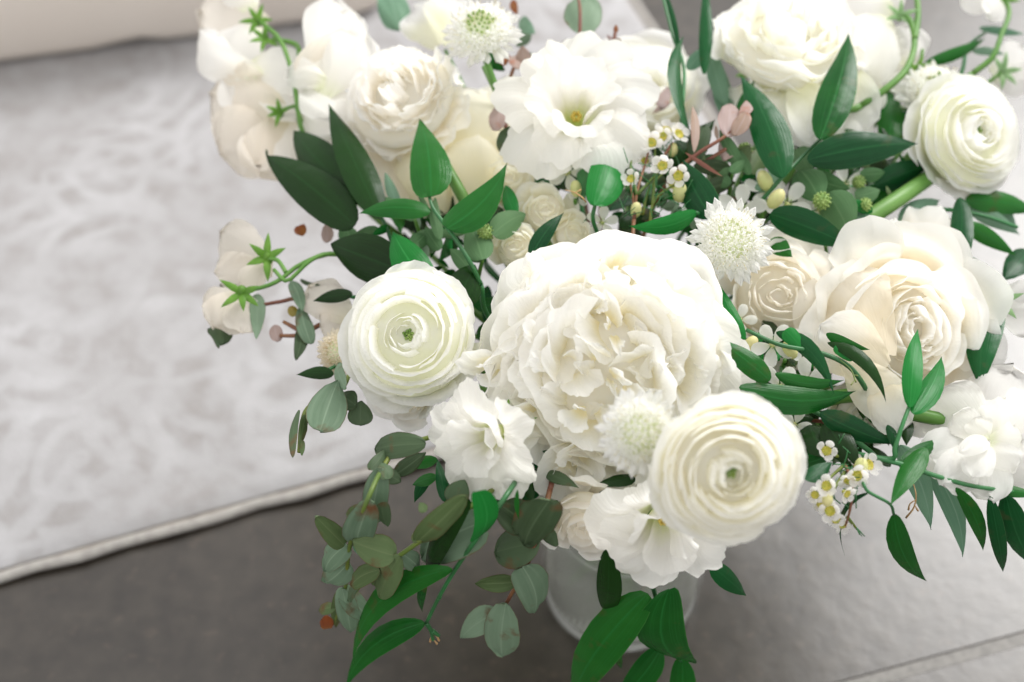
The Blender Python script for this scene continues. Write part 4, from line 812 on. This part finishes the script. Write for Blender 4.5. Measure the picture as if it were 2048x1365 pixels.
sprig('ruscus_sprig', 'drooping dark ruscus leaves in the gap between the peony and the large white rose', 'foliage', [[(1492, 660, -.012), (1560, 690, -.012), (1640, 706, -.010), (1700, 735, -.006), (1740, 790, .01)], [(1560, 790, .010), (1640, 830, .014), (1700, 870, .03)]], [
    (1478, 775, 1712, 782, 66, dict(mat=M_rus, off=-.006, sweep=.10, tilt=-6)), (1550, 748, 1690, 760, 34, dict(mat=M_rus, off=-.008, sweep=.10)), (1640, 826, 1792, 890, 54, dict(mat=GL, off=-.004)), (1652, 845, 1716, 938, 66, dict(mat=D_, off=.004, kind='broad')),
    (1540, 762, 1436, 680, 52, dict(mat=M_rus, off=-.010, kind='broad', tilt=16)), (1552, 664, 1668, 790, 40, dict(mat=GL, off=-.004, sweep=-.14, kind='ruscus')), (1655, 685, 1772, 805, 32, dict(mat=D_, off=-.012, sweep=-.14)), (1652, 668, 1740, 700, 26, dict(mat=M_rus, off=-.014)),
    (1570, 660, 1605, 700, 40, dict(mat=BR, off=-.014, kind='heart')), (1672, 690, 1705, 722, 36, dict(mat=BR, off=-.014, kind='heart')), (1620, 850, 1650, 915, 76, dict(mat=D_, off=.012, kind='broad')), (1490, 680, 1440, 570, 30, dict(mat=BR, off=-.004)), (1610, 960, 1665, 925, 40, dict(mat=GL, off=.002)), (1420, 1130, 1492, 1192, 46, dict(mat=GL, off=.012))], root=1)
sprig('ruscus_sprig', 'long ruscus tendril hanging in front of the glass vase at the bottom edge', 'foliage', [[(1362, 1322, -.01), (1345, 1290, -.01), (1318, 1215, -.004), (1300, 1150, .0), (1290, 1080, .03)]], [
    (1296, 1188, 1146, 1400, 98, dict(mat=M_rus, off=-.012, kind='broad', tilt=8, sweep=.03)), (1338, 1180, 1393, 1326, 108, dict(mat=M_rus, off=-.014, kind='broad', tilt=14, sweep=.13, twist=-.5)), (1322, 1297, 1228, 1400, 62, dict(mat=M_rus, off=-.008)), (1364, 1316, 1346, 1430, 58, dict(mat=M_rus, off=-.008, kind='broad')),
    (1217, 1100, 1212, 1225, 52, dict(mat=D_, off=.004, kind='long')), (1232, 1290, 1243, 1338, 20, dict(mat=M_rus, off=.008))])
sprig('ruscus_sprig', 'ruscus tendril with long curved leaves and forked tip hanging left of the vase', 'foliage', [[(852, 1248, -.02), (878, 1195, -.018), (910, 1140, -.012), (972, 1050, -.004), (1015, 988, .012), (1040, 950, .035)], [(866, 1280, -.02), (862, 1262, -.02), (852, 1246, -.02)], [(878, 1272, -.02), (864, 1262, -.02)], [(882, 1196, -.018), (876, 1194, -.018)]], [
    (905, 1138, 706, 1328, 60, dict(mat=M_rus, off=-.022, sweep=.10, tilt=14)), (850, 1246, 690, 1380, 58, dict(mat=M_rus, off=-.026, sweep=.08, tilt=12)), (958, 982, 943, 1084, 62, dict(mat=BR, off=-.014, kind='heart', tilt=-20, sweep=-.1)),
    (852, 1160, 845, 1224, 20, dict(mat=M_rus, off=.0)), (940, 1000, 856, 1150, 44, dict(mat=D_, off=-.002, kind='long')), (1035, 980, 1038, 1040, 12, dict(mat=M_rus, off=.006))])
sprig('ruscus_sprig', 'two small dark leaf tips poking out left of the left ranunculus', 'foliage', [[(640, 748, .03), (700, 720, .04), (760, 700, .055)], [(690, 592, .03), (740, 600, .045)]], [(668, 748, 592, 750, 30, dict(mat=D_, off=.028)), (705, 588, 626, 603, 32, dict(mat=D_, off=.02))])

def tendrils(thing_name, lines, mat, r=.0005):
    t = bpy.data.objects[thing_name]
    for l in lines: px_tube(t, l, r*.4, r, mat, name='tendril', n=12, sides=5)
TW = [o.name for o in COL.objects if o.parent is None and o.name.startswith('ruscus_sprig')]
def by_label(x): return [n for n in TW if x in bpy.data.objects[n]['label']][0]
tendrils(by_label('long ruscus stem with hanging'), [[(1826, 965, .016), (1832, 990, .016), (1828, 1015, .016), (1812, 1036, .016)], [(1832, 1000, .016), (1820, 1008, .016), (1817, 1020, .016)], [(1830, 1012, .016), (1836, 1022, .016)]], M_tan)
tendrils(by_label('drooping dark ruscus'), [[(1680, 720, -.016), (1702, 740, -.018), (1712, 765, -.018)], [(1706, 750, -.018), (1716, 752, -.018)], [(1710, 760, -.018), (1702, 770, -.018)]], M_stemy, .0004)
tendrils(by_label('long curved leaves and forked'), [[(866, 1268, -.02), (874, 1274, -.02), (878, 1282, -.02)], [(862, 1274, -.02), (860, 1284, -.02)], [(868, 1280, -.02), (874, 1288, -.02)]], M_tan, .0006)
tendrils(by_label('bright glossy ruscus sprig'), [[(1130, 380, -.006), (1150, 386, -.006), (1165, 396, -.004), (1172, 405, .0)], [(1150, 386, -.006), (1162, 380, -.006)]], M_tan, .0005)
tendrils(by_label('large leaved ruscus sprig'), [[(1645, 283, -.01), (1662, 276, -.012), (1676, 272, -.012)], [(1662, 276, -.012), (1664, 268, -.012)], [(1650, 282, -.012), (1660, 290, -.012)]], M_tan, .0005)

def head_by(x): return [o for o in COL.objects if o.parent is None and x in str(o.get('label', ''))][0]
px_tube(head_by('green eye at the right edge'), [(1930, 300, .040), (1872, 346, .028), (1800, 396, .014), (1725, 445, .018)], .0042, .0046, M_stem, n=16, sides=9)
px_tube(head_by('blush cream ruffled'), [(868, 290, .0), (895, 340, .004), (935, 412, .016), (960, 470, .05)], .0030, .0032, M_stem, n=14, sides=8)

# ------------------------------------------------------------------ EUCALYPTUS
E, ED, EO, PK = M_euc, M_eucd, M_euco, M_pink
def euc(label, stems, leaves, **kw): return sprig('eucalyptus_twig', label, 'foliage', stems, leaves, lkind='round', lmat=E, smat=kw.pop('smat', M_stemr), cup=.12, nu=9, nv=12, **kw)
euc('eucalyptus twig with one big round grey green leaf below the left ranunculus', [[(598, 905, .012), (603, 850, .01), (620, 812, .01), (684, 775, .012), (705, 745, .03), (760, 740, .05)]], [
    (676, 762, 640, 864, 78, dict(off=.006, kind='obov')), (598, 820, 586, 916, 18, dict(off=.006, tilt=30, mat=ED)), (612, 830, 600, 895, 22, dict(off=.008, tilt=-40, mat=EO)), (680, 792, 712, 812, 42, dict(mat=ED, off=.018)), (722, 802, 720, 852, 50, dict(off=.022, mat=ED, kind='obov')), (676, 728, 692, 778, 30, dict(off=.012, tilt=40)), (602, 880, 604, 912, 14, dict(off=.006, mat=EO))], smat=M_stemy)
euc('trailing eucalyptus branch curling down over the edge of the rug', [[(668, 1248, .0), (690, 1180, -.004), (700, 1090, -.004), (735, 1000, .0), (766, 935, .008), (800, 895, .014), (870, 872, .03), (930, 850, .055)]], [
    (852, 888, 750, 900, 54, dict(mat=ED, off=.006, bend=.2, tilt=15)), (790, 950, 852, 905, 34, dict(mat=ED, off=.016, kind='broad')), (772, 900, 738, 940, 26, dict(mat=ED, off=.008)), (764, 925, 772, 960, 34, dict(mat=ED, off=.004)), (770, 948, 802, 965, 32, dict(mat=ED, off=.012, kind='broad')),
    (762, 935, 740, 1050, 54, dict(off=.002, tilt=14)), (766, 1005, 776, 1054, 32, dict(mat=ED, off=.008)), (742, 1000, 715, 1090, 66, dict(off=.0, tilt=-10)), (726, 1010, 700, 1060, 40, dict(mat=EO, off=-.002, tilt=30)), (690, 1092, 630, 1032, 46, dict(mat=EO, off=-.002)),
    (694, 1090, 650, 1142, 56, dict(off=-.002)), (698, 1125, 650, 1165, 60, dict(off=-.002, mat=E)), (684, 1175, 700, 1264, 46, dict(off=-.006, tilt=18)), (684, 1180, 742, 1238, 56, dict(off=-.002, tilt=-25)), (684, 1175, 672, 1255, 26, dict(off=.002, mat=EO)), (672, 1215, 638, 1222, 24, dict(mat=EO, off=-.002)),
    (656, 1232, 648, 1258, 26, dict(mat=M_rust, off=-.004, name='bud')), (720, 1065, 745, 1120, 50, dict(off=.008, mat=M_pale))], smat=M_stemy)
euc('eucalyptus branch with olive tinted leaves reaching to the lower left', [[(706, 1190, -.012), (742, 1148, -.014), (798, 1112, -.014), (832, 1088, -.012), (900, 1040, .0), (960, 1000, .02), (1010, 960, .045)]], [
    (832, 1086, 932, 992, 52, dict(mat=EO, off=-.010, tilt=20)), (822, 1075, 905, 1050, 40, dict(mat=EO, off=-.006, tilt=-25)), (792, 1112, 704, 1082, 66, dict(mat=EO, off=-.014, tilt=-10, kind='broad')), (800, 1112, 760, 1195, 54, dict(mat=EO, off=-.016, tilt=15)), (802, 1106, 836, 1135, 40, dict(off=-.008)),
    (760, 1140, 702, 1172, 42, dict(off=-.018, tilt=20, mat=EO)), (780, 1120, 745, 1170, 48, dict(mat=EO, off=-.010)), (720, 1165, 696, 1200, 26, dict(mat=ED, off=-.014, tilt=50)), (965, 1045, 845, 1115, 110, dict(off=.006, tilt=8)), (930, 960, 905, 1010, 50, dict(mat=ED, off=.022)), (840, 1005, 850, 1025, 20, dict(mat=EO, off=.0))], smat=M_stemy)
euc('eucalyptus twig with a brown spotted leaf hanging just left of the vase', [[(1003, 1225, -.002), (1022, 1190, .0), (1048, 1145, .0), (1068, 1092, .006), (1085, 1040, .02), (1100, 980, .04)]], [
    (1078, 1085, 990, 1105, 84, dict(mat=ED, off=.008)), (1100, 1000, 1050, 1090, 92, dict(mat=ED, off=.012, tilt=-10)), (1000, 1010, 1060, 1060, 70, dict(mat=ED, off=.020)), (1044, 1132, 1068, 1226, 78, dict(off=-.006, kind='heart')), (1012, 1206, 1005, 1312, 74, dict(off=-.008, kind='round')),
    (998, 1222, 922, 1275, 54, dict(off=.0)), (1032, 1165, 950, 1168, 36, dict(mat=EO, off=.0, kind='broad')), (1092, 1085, 1108, 1060, 50, dict(mat=ED, off=.014))])
euc('single round eucalyptus leaf on a pink stem standing at the top edge', [[(1152, -20, .01), (1160, 20, .01), (1158, 92, .018), (1150, 150, .05)], [(1132, 84, .014), (1156, 88, .016)]], [(1164, 70, 1176, -8, 74, dict(off=.018)), (1125, 84, 1137, 84, 12, dict(mat=EO, off=.014)), (1040, 40, 1068, 68, 34, dict(off=.05, mat=M_pale)), (1060, 60, 1030, 90, 30, dict(off=.05))])
euc('sparse blurred eucalyptus twig with pinkish brown leaves at the far left', [[(515, 612, .035), (560, 604, .036), (600, 600, .038), (660, 640, .045), (720, 660, .055)], [(560, 672, .04), (600, 670, .04), (640, 650, .045)], [(567, 644, .038), (600, 662, .04)]], [
    (515, 588, 512, 680, 32, dict(off=.035)), (582, 562, 604, 625, 28, dict(off=.035)), (602, 610, 622, 688, 34, dict(off=.038)), (606, 655, 592, 720, 32, dict(mat=ED, off=.04)), (548, 650, 556, 684, 26, dict(mat=PK, off=.038)), (582, 612, 588, 634, 20, dict(mat=M_rustg, off=.036, name='bud')),
    (608, 448, 596, 470, 24, dict(mat=M_rust, off=.03, name='bud')), (652, 448, 654, 486, 24, dict(mat=PK, off=.035)), (440, 570, 480, 586, 22, dict(mat=ED, off=.04)), (690, 450, 700, 500, 40, dict(mat=M_mint, off=.03)), (600, 560, 640, 570, 10, dict(mat=ED, off=.04))])
euc('pink edged eucalyptus tip beside the left rim of the white lisianthus', [[(1050, 100, .012), (1030, 130, .014), (1010, 200, .02), (1015, 270, .03), (1040, 330, .05)], [(990, 122, .012), (1025, 118, .013), (1040, 112, .012)]], [
    (995, 262, 1003, 206, 38, dict(mat=PK, off=.004)), (1002, 262, 1045, 312, 58, dict(mat=ED, off=.010)), (1050, 138, 1044, 92, 32, dict(mat=PK, off=.008)), (1030, 112, 1036, 140, 26, dict(mat=PK, off=.008)), (1020, 118, 995, 108, 16, dict(mat=M_rust, off=.008)), (1016, 120, 998, 126, 14, dict(mat=M_rust, off=.008)), (1022, 170, 1012, 188, 18, dict(mat=PK, off=.008)), (965, 110, 1010, 142, 34, dict(mat=M_rus, off=.02, kind='broad')), (1025, 0, 1035, 30, 16, dict(mat=M_rust, off=.03))])
euc('thin reddish eucalyptus tips standing between the white lisianthus and the soft white rose', [[(1232, 55, .012), (1228, 80, .014), (1222, 105, .02), (1215, 150, .05)]], [(1232, 66, 1232, 50, 10, dict(mat=M_rust, off=.012, kind='broad')), (1226, 84, 1214, 70, 8, dict(mat=PK, off=.012, kind='lance')), (1228, 82, 1244, 80, 8, dict(mat=PK, off=.012, kind='lance')), (1225, 104, 1240, 100, 14, dict(mat=ED, off=.014)), (1320, 215, 1335, 175, 26, dict(mat=PK, off=.03)), (1305, 228, 1340, 205, 14, dict(mat=PK, off=.03))])
euc('pink and orange tipped eucalyptus twig leaning right, beside the waxflowers', [[(1475, 255, -.012), (1440, 280, -.010), (1395, 308, -.004), (1350, 345, .006), (1320, 390, .03)], [(1452, 298, .0), (1420, 318, .004), (1390, 340, .01)]], [
    (1456, 274, 1462, 208, 42, dict(mat=PK, off=-.012, spots=None) if False else dict(mat=PK, off=-.012)), (1468, 272, 1494, 224, 34, dict(mat=PK, off=-.014, tilt=-20)), (1484, 236, 1514, 196, 24, dict(mat=PK, off=-.014, kind='broad')), (1486, 232, 1520, 216, 14, dict(mat=M_rust, off=-.014, kind='lance')),
    (1388, 306, 1385, 212, 18, dict(mat=PK, off=-.004, kind='lance')), (1392, 325, 1412, 252, 44, dict(mat=ED, off=.002)), (1370, 305, 1446, 354, 9, dict(mat=M_stemr, off=-.006, kind='lance')), (1388, 332, 1466, 346, 34, dict(mat=ED, off=.006)), (1462, 285, 1446, 320, 44, dict(mat=PK, off=.004)), (1435, 280, 1432, 250, 8, dict(mat=PK, off=-.004, kind='lance'))])

# ------------------------------------------------------------------ WAXFLOWERS
def wax(label, stems, blooms, needles, buds=(), seed=1):
    random.seed(seed); base = P(*stems[0][-1]); t = thing('waxflower_sprig', label, 'flower', tuple(base))
    for i, s in enumerate(stems): px_tube(t, s, .0005, .0009, (M_stemr if i % 3 == 0 else M_stemy), n=5*len(s))
    a, b = P(*stems[0][-1]), P(*stems[0][-2]); vase_stem(t, a, unit(a-b), .001, M_stemr)
    for (x, y, o, r, n) in blooms: small_flower(t, x, y, o, r*1.15, n, M_wax)
    for (x, y, o, r) in buds:
        c = P(x, y, o); X = ball_X(c, r*PX*.66, r*PX*.9, 8, 7, axis=camvec(random.uniform(-.3, .3), 1, .3)); link('bud', grid_me('bud', xf(inv_of(t), X), True), M_bud, t)
    for (x, y, o, ang, L_) in needles:
        B = P(x, y, o); d = camvec(math.cos(ang), math.sin(ang), random.uniform(-.2, .5)); T = B+d*L_*PX*.68
        tube('leaf', [B, (B+T)/2+camvec(0, 0, 1)*L_*PX*.05, T], .00032, .00018, M_stemd, t, n=6, sides=5)
    return t
random.seed(40)
nd = [(random.uniform(1245, 1375), random.uniform(285, 440), random.uniform(-.002, .016), random.uniform(.2, 2.9), random.uniform(20, 40)) for _ in range(70)]
wax('waxflower sprig with small five petalled flowers right of the white lisianthus', [
    [(1300, 290, .0), (1290, 330, .002), (1274, 385, .004), (1268, 440, .012)], [(1330, 310, .0), (1315, 345, .002), (1276, 388, .004)], [(1265, 300, .002), (1262, 340, .002), (1274, 390, .004)], [(1258, 360, .002), (1266, 395, .006), (1270, 430, .01)],
    [(1360, 365, .0), (1325, 385, .004), (1305, 410, .008), (1300, 450, .015)], [(1310, 290, .0), (1310, 350, .002), (1305, 410, .008)], [(1345, 285, -.004), (1330, 310, .0)], [(1345, 330, .004), (1300, 375, .008), (1285, 430, .014)]],
    [(1303, 286, -.006, 20, (-.1, .15, 1)), (1332, 262, -.004, 21, (.0, .5, .8)), (1325, 274, -.006, 18, (-.3, .2, .9)), (1358, 268, -.006, 20, (.5, .4, .8)), (1325, 332, -.006, 21, (-.3, .3, .8)), (1357, 352, -.006, 21, (-.3, .0, .9)),
     (1262, 358, .0, 17, (-.3, .3, .9)), (1257, 268, .0, 12, (0, .5, .8)), (1290, 322, .010, 16, (0, .3, .9)), (1345, 370, .012, 16, (.2, .2, .9))], nd, buds=[(1360, 385, .004, 17), (1345, 300, .004, 12), (1272, 420, .01, 13)], seed=41)
random.seed(43)
nd = [(random.uniform(1640, 1720), random.uniform(880, 1020), random.uniform(.0, .016), random.uniform(-.6, 2.6), random.uniform(14, 30)) for _ in range(45)] + [(1712, 1055, .0, -.8-.2*i, 24-4*i) for i in range(3)]
wax('waxflower sprig with small five petalled flowers right of the front ranunculus', [
    [(1690, 1055, .0), (1700, 1020, .002), (1705, 975, .004), (1690, 930, .008), (1660, 880, .03)], [(1660, 1025, .0), (1665, 985, .004), (1690, 945, .008)], [(1650, 965, .002), (1672, 945, .006), (1690, 930, .01)], [(1735, 930, .0), (1712, 932, .004), (1690, 925, .01)], [(1652, 905, .004), (1680, 915, .008)], [(1715, 1060, .0), (1695, 1035, .001)]],
    [(1653, 902, .002, 19, (-.1, .1, 1)), (1653, 972, -.004, 20, (-.1, .1, 1)), (1738, 930, -.002, 22, (.5, .3, .8)), (1714, 952, -.004, 22, (.2, -.2, .9)), (1696, 962, .0, 17, (-.2, -.5, .8)), (1660, 1022, -.004, 21, (-.1, .0, 1)), (1672, 1040, .0, 16, (0, -.3, .9)),
     (1694, 988, .0, 16, (.4, -.3, .8)), (1630, 990, .006, 16, (-.2, 0, .9)), (1686, 1050, .0, 17, (.3, -.4, .8)), (1710, 920, .004, 13, (0, .5, .8)), (1640, 1010, .006, 14, (-.5, -.2, .8))], nd, buds=[(1655, 1000, .002, 10), (1722, 935, .0, 14)], seed=44)

# ------------------------------------------------------------------ STAR FLOWERS AND BUDS
def stars(label, blooms, buds, stem, seed):
    random.seed(seed); t = thing('star_flower_stem', label, 'flower', tuple(P(*stem[-1])))
    px_tube(t, stem, .001, .0014, M_stem); a, b = P(*stem[-1]), P(*stem[-2]); vase_stem(t, a, unit(a-b), .0014)
    for (x, y, o, r, n) in blooms: small_flower(t, x, y, o, r, n, M_star, kind='obov', wid=.58, cupz=.12, centre=M_bud, bell=False, nstam=6)
    for (x, y, o, r) in buds:
        X = ball_X(P(x, y, o), r*PX*.42, r*PX*.64, 9, 7, axis=camvec(random.uniform(-.8, .8), 1, .3)); link('bud', grid_me('bud', xf(inv_of(t), X), True), M_bud, t)
    return t
stars('white starry flowers and buds above the right shoulder of the peony', [(1482, 418, .014, 52, (0, .2, 1)), (1575, 408, .012, 50, (0, .3, 1)), (1530, 382, .020, 46, (.1, .4, .9)), (1640, 420, .018, 52, (0, .3, 1)), (1395, 400, .02, 40, (-.1, .3, 1)), (1690, 370, .016, 44, (.1, .3, 1))],
      [(1530, 362, .004, 26), (1552, 398, .002, 26), (1415, 390, .02, 22)], [(1530, 400, .02), (1520, 450, .035)], 51)
stars('white starry flowers in the dark gap right of the peony', [(1545, 690, .004, 46, (0, .1, 1)), (1612, 765, .012, 50, (.1, 0, 1)), (1560, 775, .016, 48, (-.1, 0, 1)), (1480, 640, .010, 34, (-.2, 0, 1)), (1600, 690, .012, 34, (.2, .1, 1)), (1590, 850, .02, 36, (0, -.2, 1))],
      [(1580, 700, .004, 22), (1500, 690, .012, 22), (1680, 880, .02, 22)], [(1570, 720, .02), (1560, 760, .05)], 52)
stars('white starry flowers peeping below the white lisianthus', [(1135, 345, .018, 44, (0, .3, 1)), (1205, 445, .02, 34, (0, .3, 1)), (1160, 385, .022, 30, (.2, .3, 1)), (950, 480, .03, 34, (0, .2, 1))],
      [(1152, 378, .012, 20), (1210, 380, .014, 16)], [(1150, 400, .02), (1160, 450, .05)], 53)

# ------------------------------------------------------------------ SOFT MINT LEAVES, FUZZY BUDS
def mint(label, leaves, pods, stem, seed=60):
    t = sprig('mint_sprig', label, 'foliage', [stem], leaves, lkind='broad', lmat=M_mint, smat=M_stem, nu=9, nv=12)
    random.seed(seed)
    for (x, y, o, r) in pods:
        c = P(x, y, o); Xs = [ball_X(c, r*PX*.6, r*PX*.6, 10, 8)]
        for i in range(60):
            z = 1-2*(i+.5)/60; q = math.sqrt(1-z*z); d = np.array([q*math.cos(i*GA), q*math.sin(i*GA), z]); Xs.append(ball_X(c+d*r*PX*.6, r*PX*.10, r*PX*.16, 5, 4, axis=d))
        Xs = [xf(inv_of(t), X.reshape(-1, 3)).reshape(X.shape) for X in Xs]; joined('seed_head', Xs, M_eye, t)
    return t
mint('soft mint green leaves and a green seed head between the ruscus and the spray roses', [(985, 470, 1052, 428, 52, dict(off=.008)), (965, 520, 938, 452, 58, dict(off=.010)), (938, 540, 900, 498, 34, dict(off=.012)), (1030, 430, 1010, 370, 36, dict(off=.012, mat=M_rusb)), (880, 470, 862, 400, 22, dict(off=.008, tilt=40)), (880, 470, 940, 462, 22, dict(off=.014)), (830, 470, 880, 500, 40, dict(off=.016, mat=M_mint))],
     [(972, 466, .010, 18)], [(965, 520, .012), (955, 560, .035)])
mint('soft mint green leaves with seed heads above the large white rose', [(1600, 340, 1640, 405, 66, dict(off=.008)), (1655, 385, 1700, 470, 74, dict(off=.004)), (1590, 300, 1622, 345, 50, dict(off=.016)), (1620, 350, 1700, 378, 40, dict(off=.008)), (1710, 395, 1760, 380, 34, dict(off=.010)), (1700, 420, 1745, 465, 50, dict(off=.012, mat=M_pale)), (1745, 425, 1690, 400, 26, dict(off=.006, mat=M_rusb)), (1720, 350, 1770, 345, 30, dict(off=.01)), (1690, 470, 1718, 500, 32, dict(off=.004, mat=M_rus))],
     [(1644, 402, .002, 19), (1718, 365, .008, 15), (1730, 410, .004, 15)], [(1650, 420, .012), (1640, 470, .04)])
mint('woolly pale green buds and little leaves above the left ranunculus', [(800, 420, 770, 345, 26, dict(off=.008, mat=M_pale)), (810, 430, 760, 395, 26, dict(off=.008)), (830, 440, 790, 408, 24, dict(off=.010)), (860, 440, 830, 375, 18, dict(off=.006, tilt=50)), (880, 480, 870, 395, 24, dict(off=.008)), (815, 480, 840, 520, 30, dict(off=.012)), (850, 470, 820, 500, 34, dict(off=.012)), (880, 500, 850, 455, 30, dict(off=.014)), (760, 460, 700, 480, 26, dict(off=.02)), (780, 455, 745, 470, 20, dict(off=.02, mat=M_rusb))],
     [], [(830, 440, .01), (850, 500, .035)])
mint('tangle of small grey green leaves under the pink eucalyptus tips', [(1480, 330, 1440, 260, 30, dict(off=.006)), (1470, 340, 1500, 290, 36, dict(off=.010, mat=M_euco)), (1500, 345, 1540, 290, 40, dict(off=.014, mat=M_euco)), (1455, 350, 1410, 310, 34, dict(off=.012)), (1460, 370, 1420, 345, 30, dict(off=.014)), (1500, 350, 1480, 300, 20, dict(off=.004)), (1460, 345, 1490, 320, 22, dict(off=.004)), (1410, 380, 1470, 365, 34, dict(off=.016, mat=M_eucd)), (1510, 380, 1560, 345, 40, dict(off=.02, mat=M_pale))],
     [(1490, 300, .012, 16)], [(1465, 350, .012), (1455, 400, .04)])
# ------------------------------------------------------------------ DEEP FILLER FOLIAGE
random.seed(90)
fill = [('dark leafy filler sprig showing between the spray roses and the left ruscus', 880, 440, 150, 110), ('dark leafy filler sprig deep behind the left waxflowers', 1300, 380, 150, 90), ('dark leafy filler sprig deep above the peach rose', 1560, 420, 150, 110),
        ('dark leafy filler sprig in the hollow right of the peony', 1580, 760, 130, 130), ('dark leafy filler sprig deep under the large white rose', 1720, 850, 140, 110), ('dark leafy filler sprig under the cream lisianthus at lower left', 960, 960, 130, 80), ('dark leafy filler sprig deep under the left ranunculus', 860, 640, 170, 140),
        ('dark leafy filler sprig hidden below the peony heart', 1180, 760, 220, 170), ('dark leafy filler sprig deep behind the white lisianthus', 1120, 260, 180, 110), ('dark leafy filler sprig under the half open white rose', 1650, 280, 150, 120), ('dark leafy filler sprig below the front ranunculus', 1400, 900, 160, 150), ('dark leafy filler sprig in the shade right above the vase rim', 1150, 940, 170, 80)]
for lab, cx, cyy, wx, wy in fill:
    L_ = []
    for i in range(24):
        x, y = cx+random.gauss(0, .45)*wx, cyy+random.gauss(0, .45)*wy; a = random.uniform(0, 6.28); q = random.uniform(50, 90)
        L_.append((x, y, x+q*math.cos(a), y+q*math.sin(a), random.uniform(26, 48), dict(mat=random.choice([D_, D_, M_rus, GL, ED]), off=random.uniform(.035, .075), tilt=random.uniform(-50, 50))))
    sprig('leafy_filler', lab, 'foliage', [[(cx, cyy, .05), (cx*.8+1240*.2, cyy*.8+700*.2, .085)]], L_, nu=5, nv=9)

random.seed(91)
for lab, cx, cyy, wx, wy in [('small leaved green filler sprig between the waxflowers and the pincushion above the peony', 1400, 400, 110, 70), ('small leaved green filler sprig in the gap below the big cream petals', 900, 470, 120, 60),
                             ('small leaved green filler sprig left of the half hidden pincushion at right', 1740, 320, 110, 110), ('small leaved green filler sprig between the peach rose and the dark drooping leaves', 1560, 700, 70, 60)]:
    L_ = []
    for i in range(30):
        x, y = cx+random.gauss(0, .5)*wx, cyy+random.gauss(0, .5)*wy; a = random.uniform(0, 6.28); q = random.uniform(24, 48)
        L_.append((x, y, x+q*math.cos(a), y+q*math.sin(a), random.uniform(12, 24), dict(mat=random.choice([M_mint, M_rus, M_rusb, E, EO, M_rusd]), off=random.uniform(.018, .045), tilt=random.uniform(-50, 50))))
    sprig('leafy_filler', lab, 'foliage', [[(cx, cyy, .04), (cx*.8+1240*.2, cyy*.8+700*.2, .08)]], L_, nu=5, nv=8)
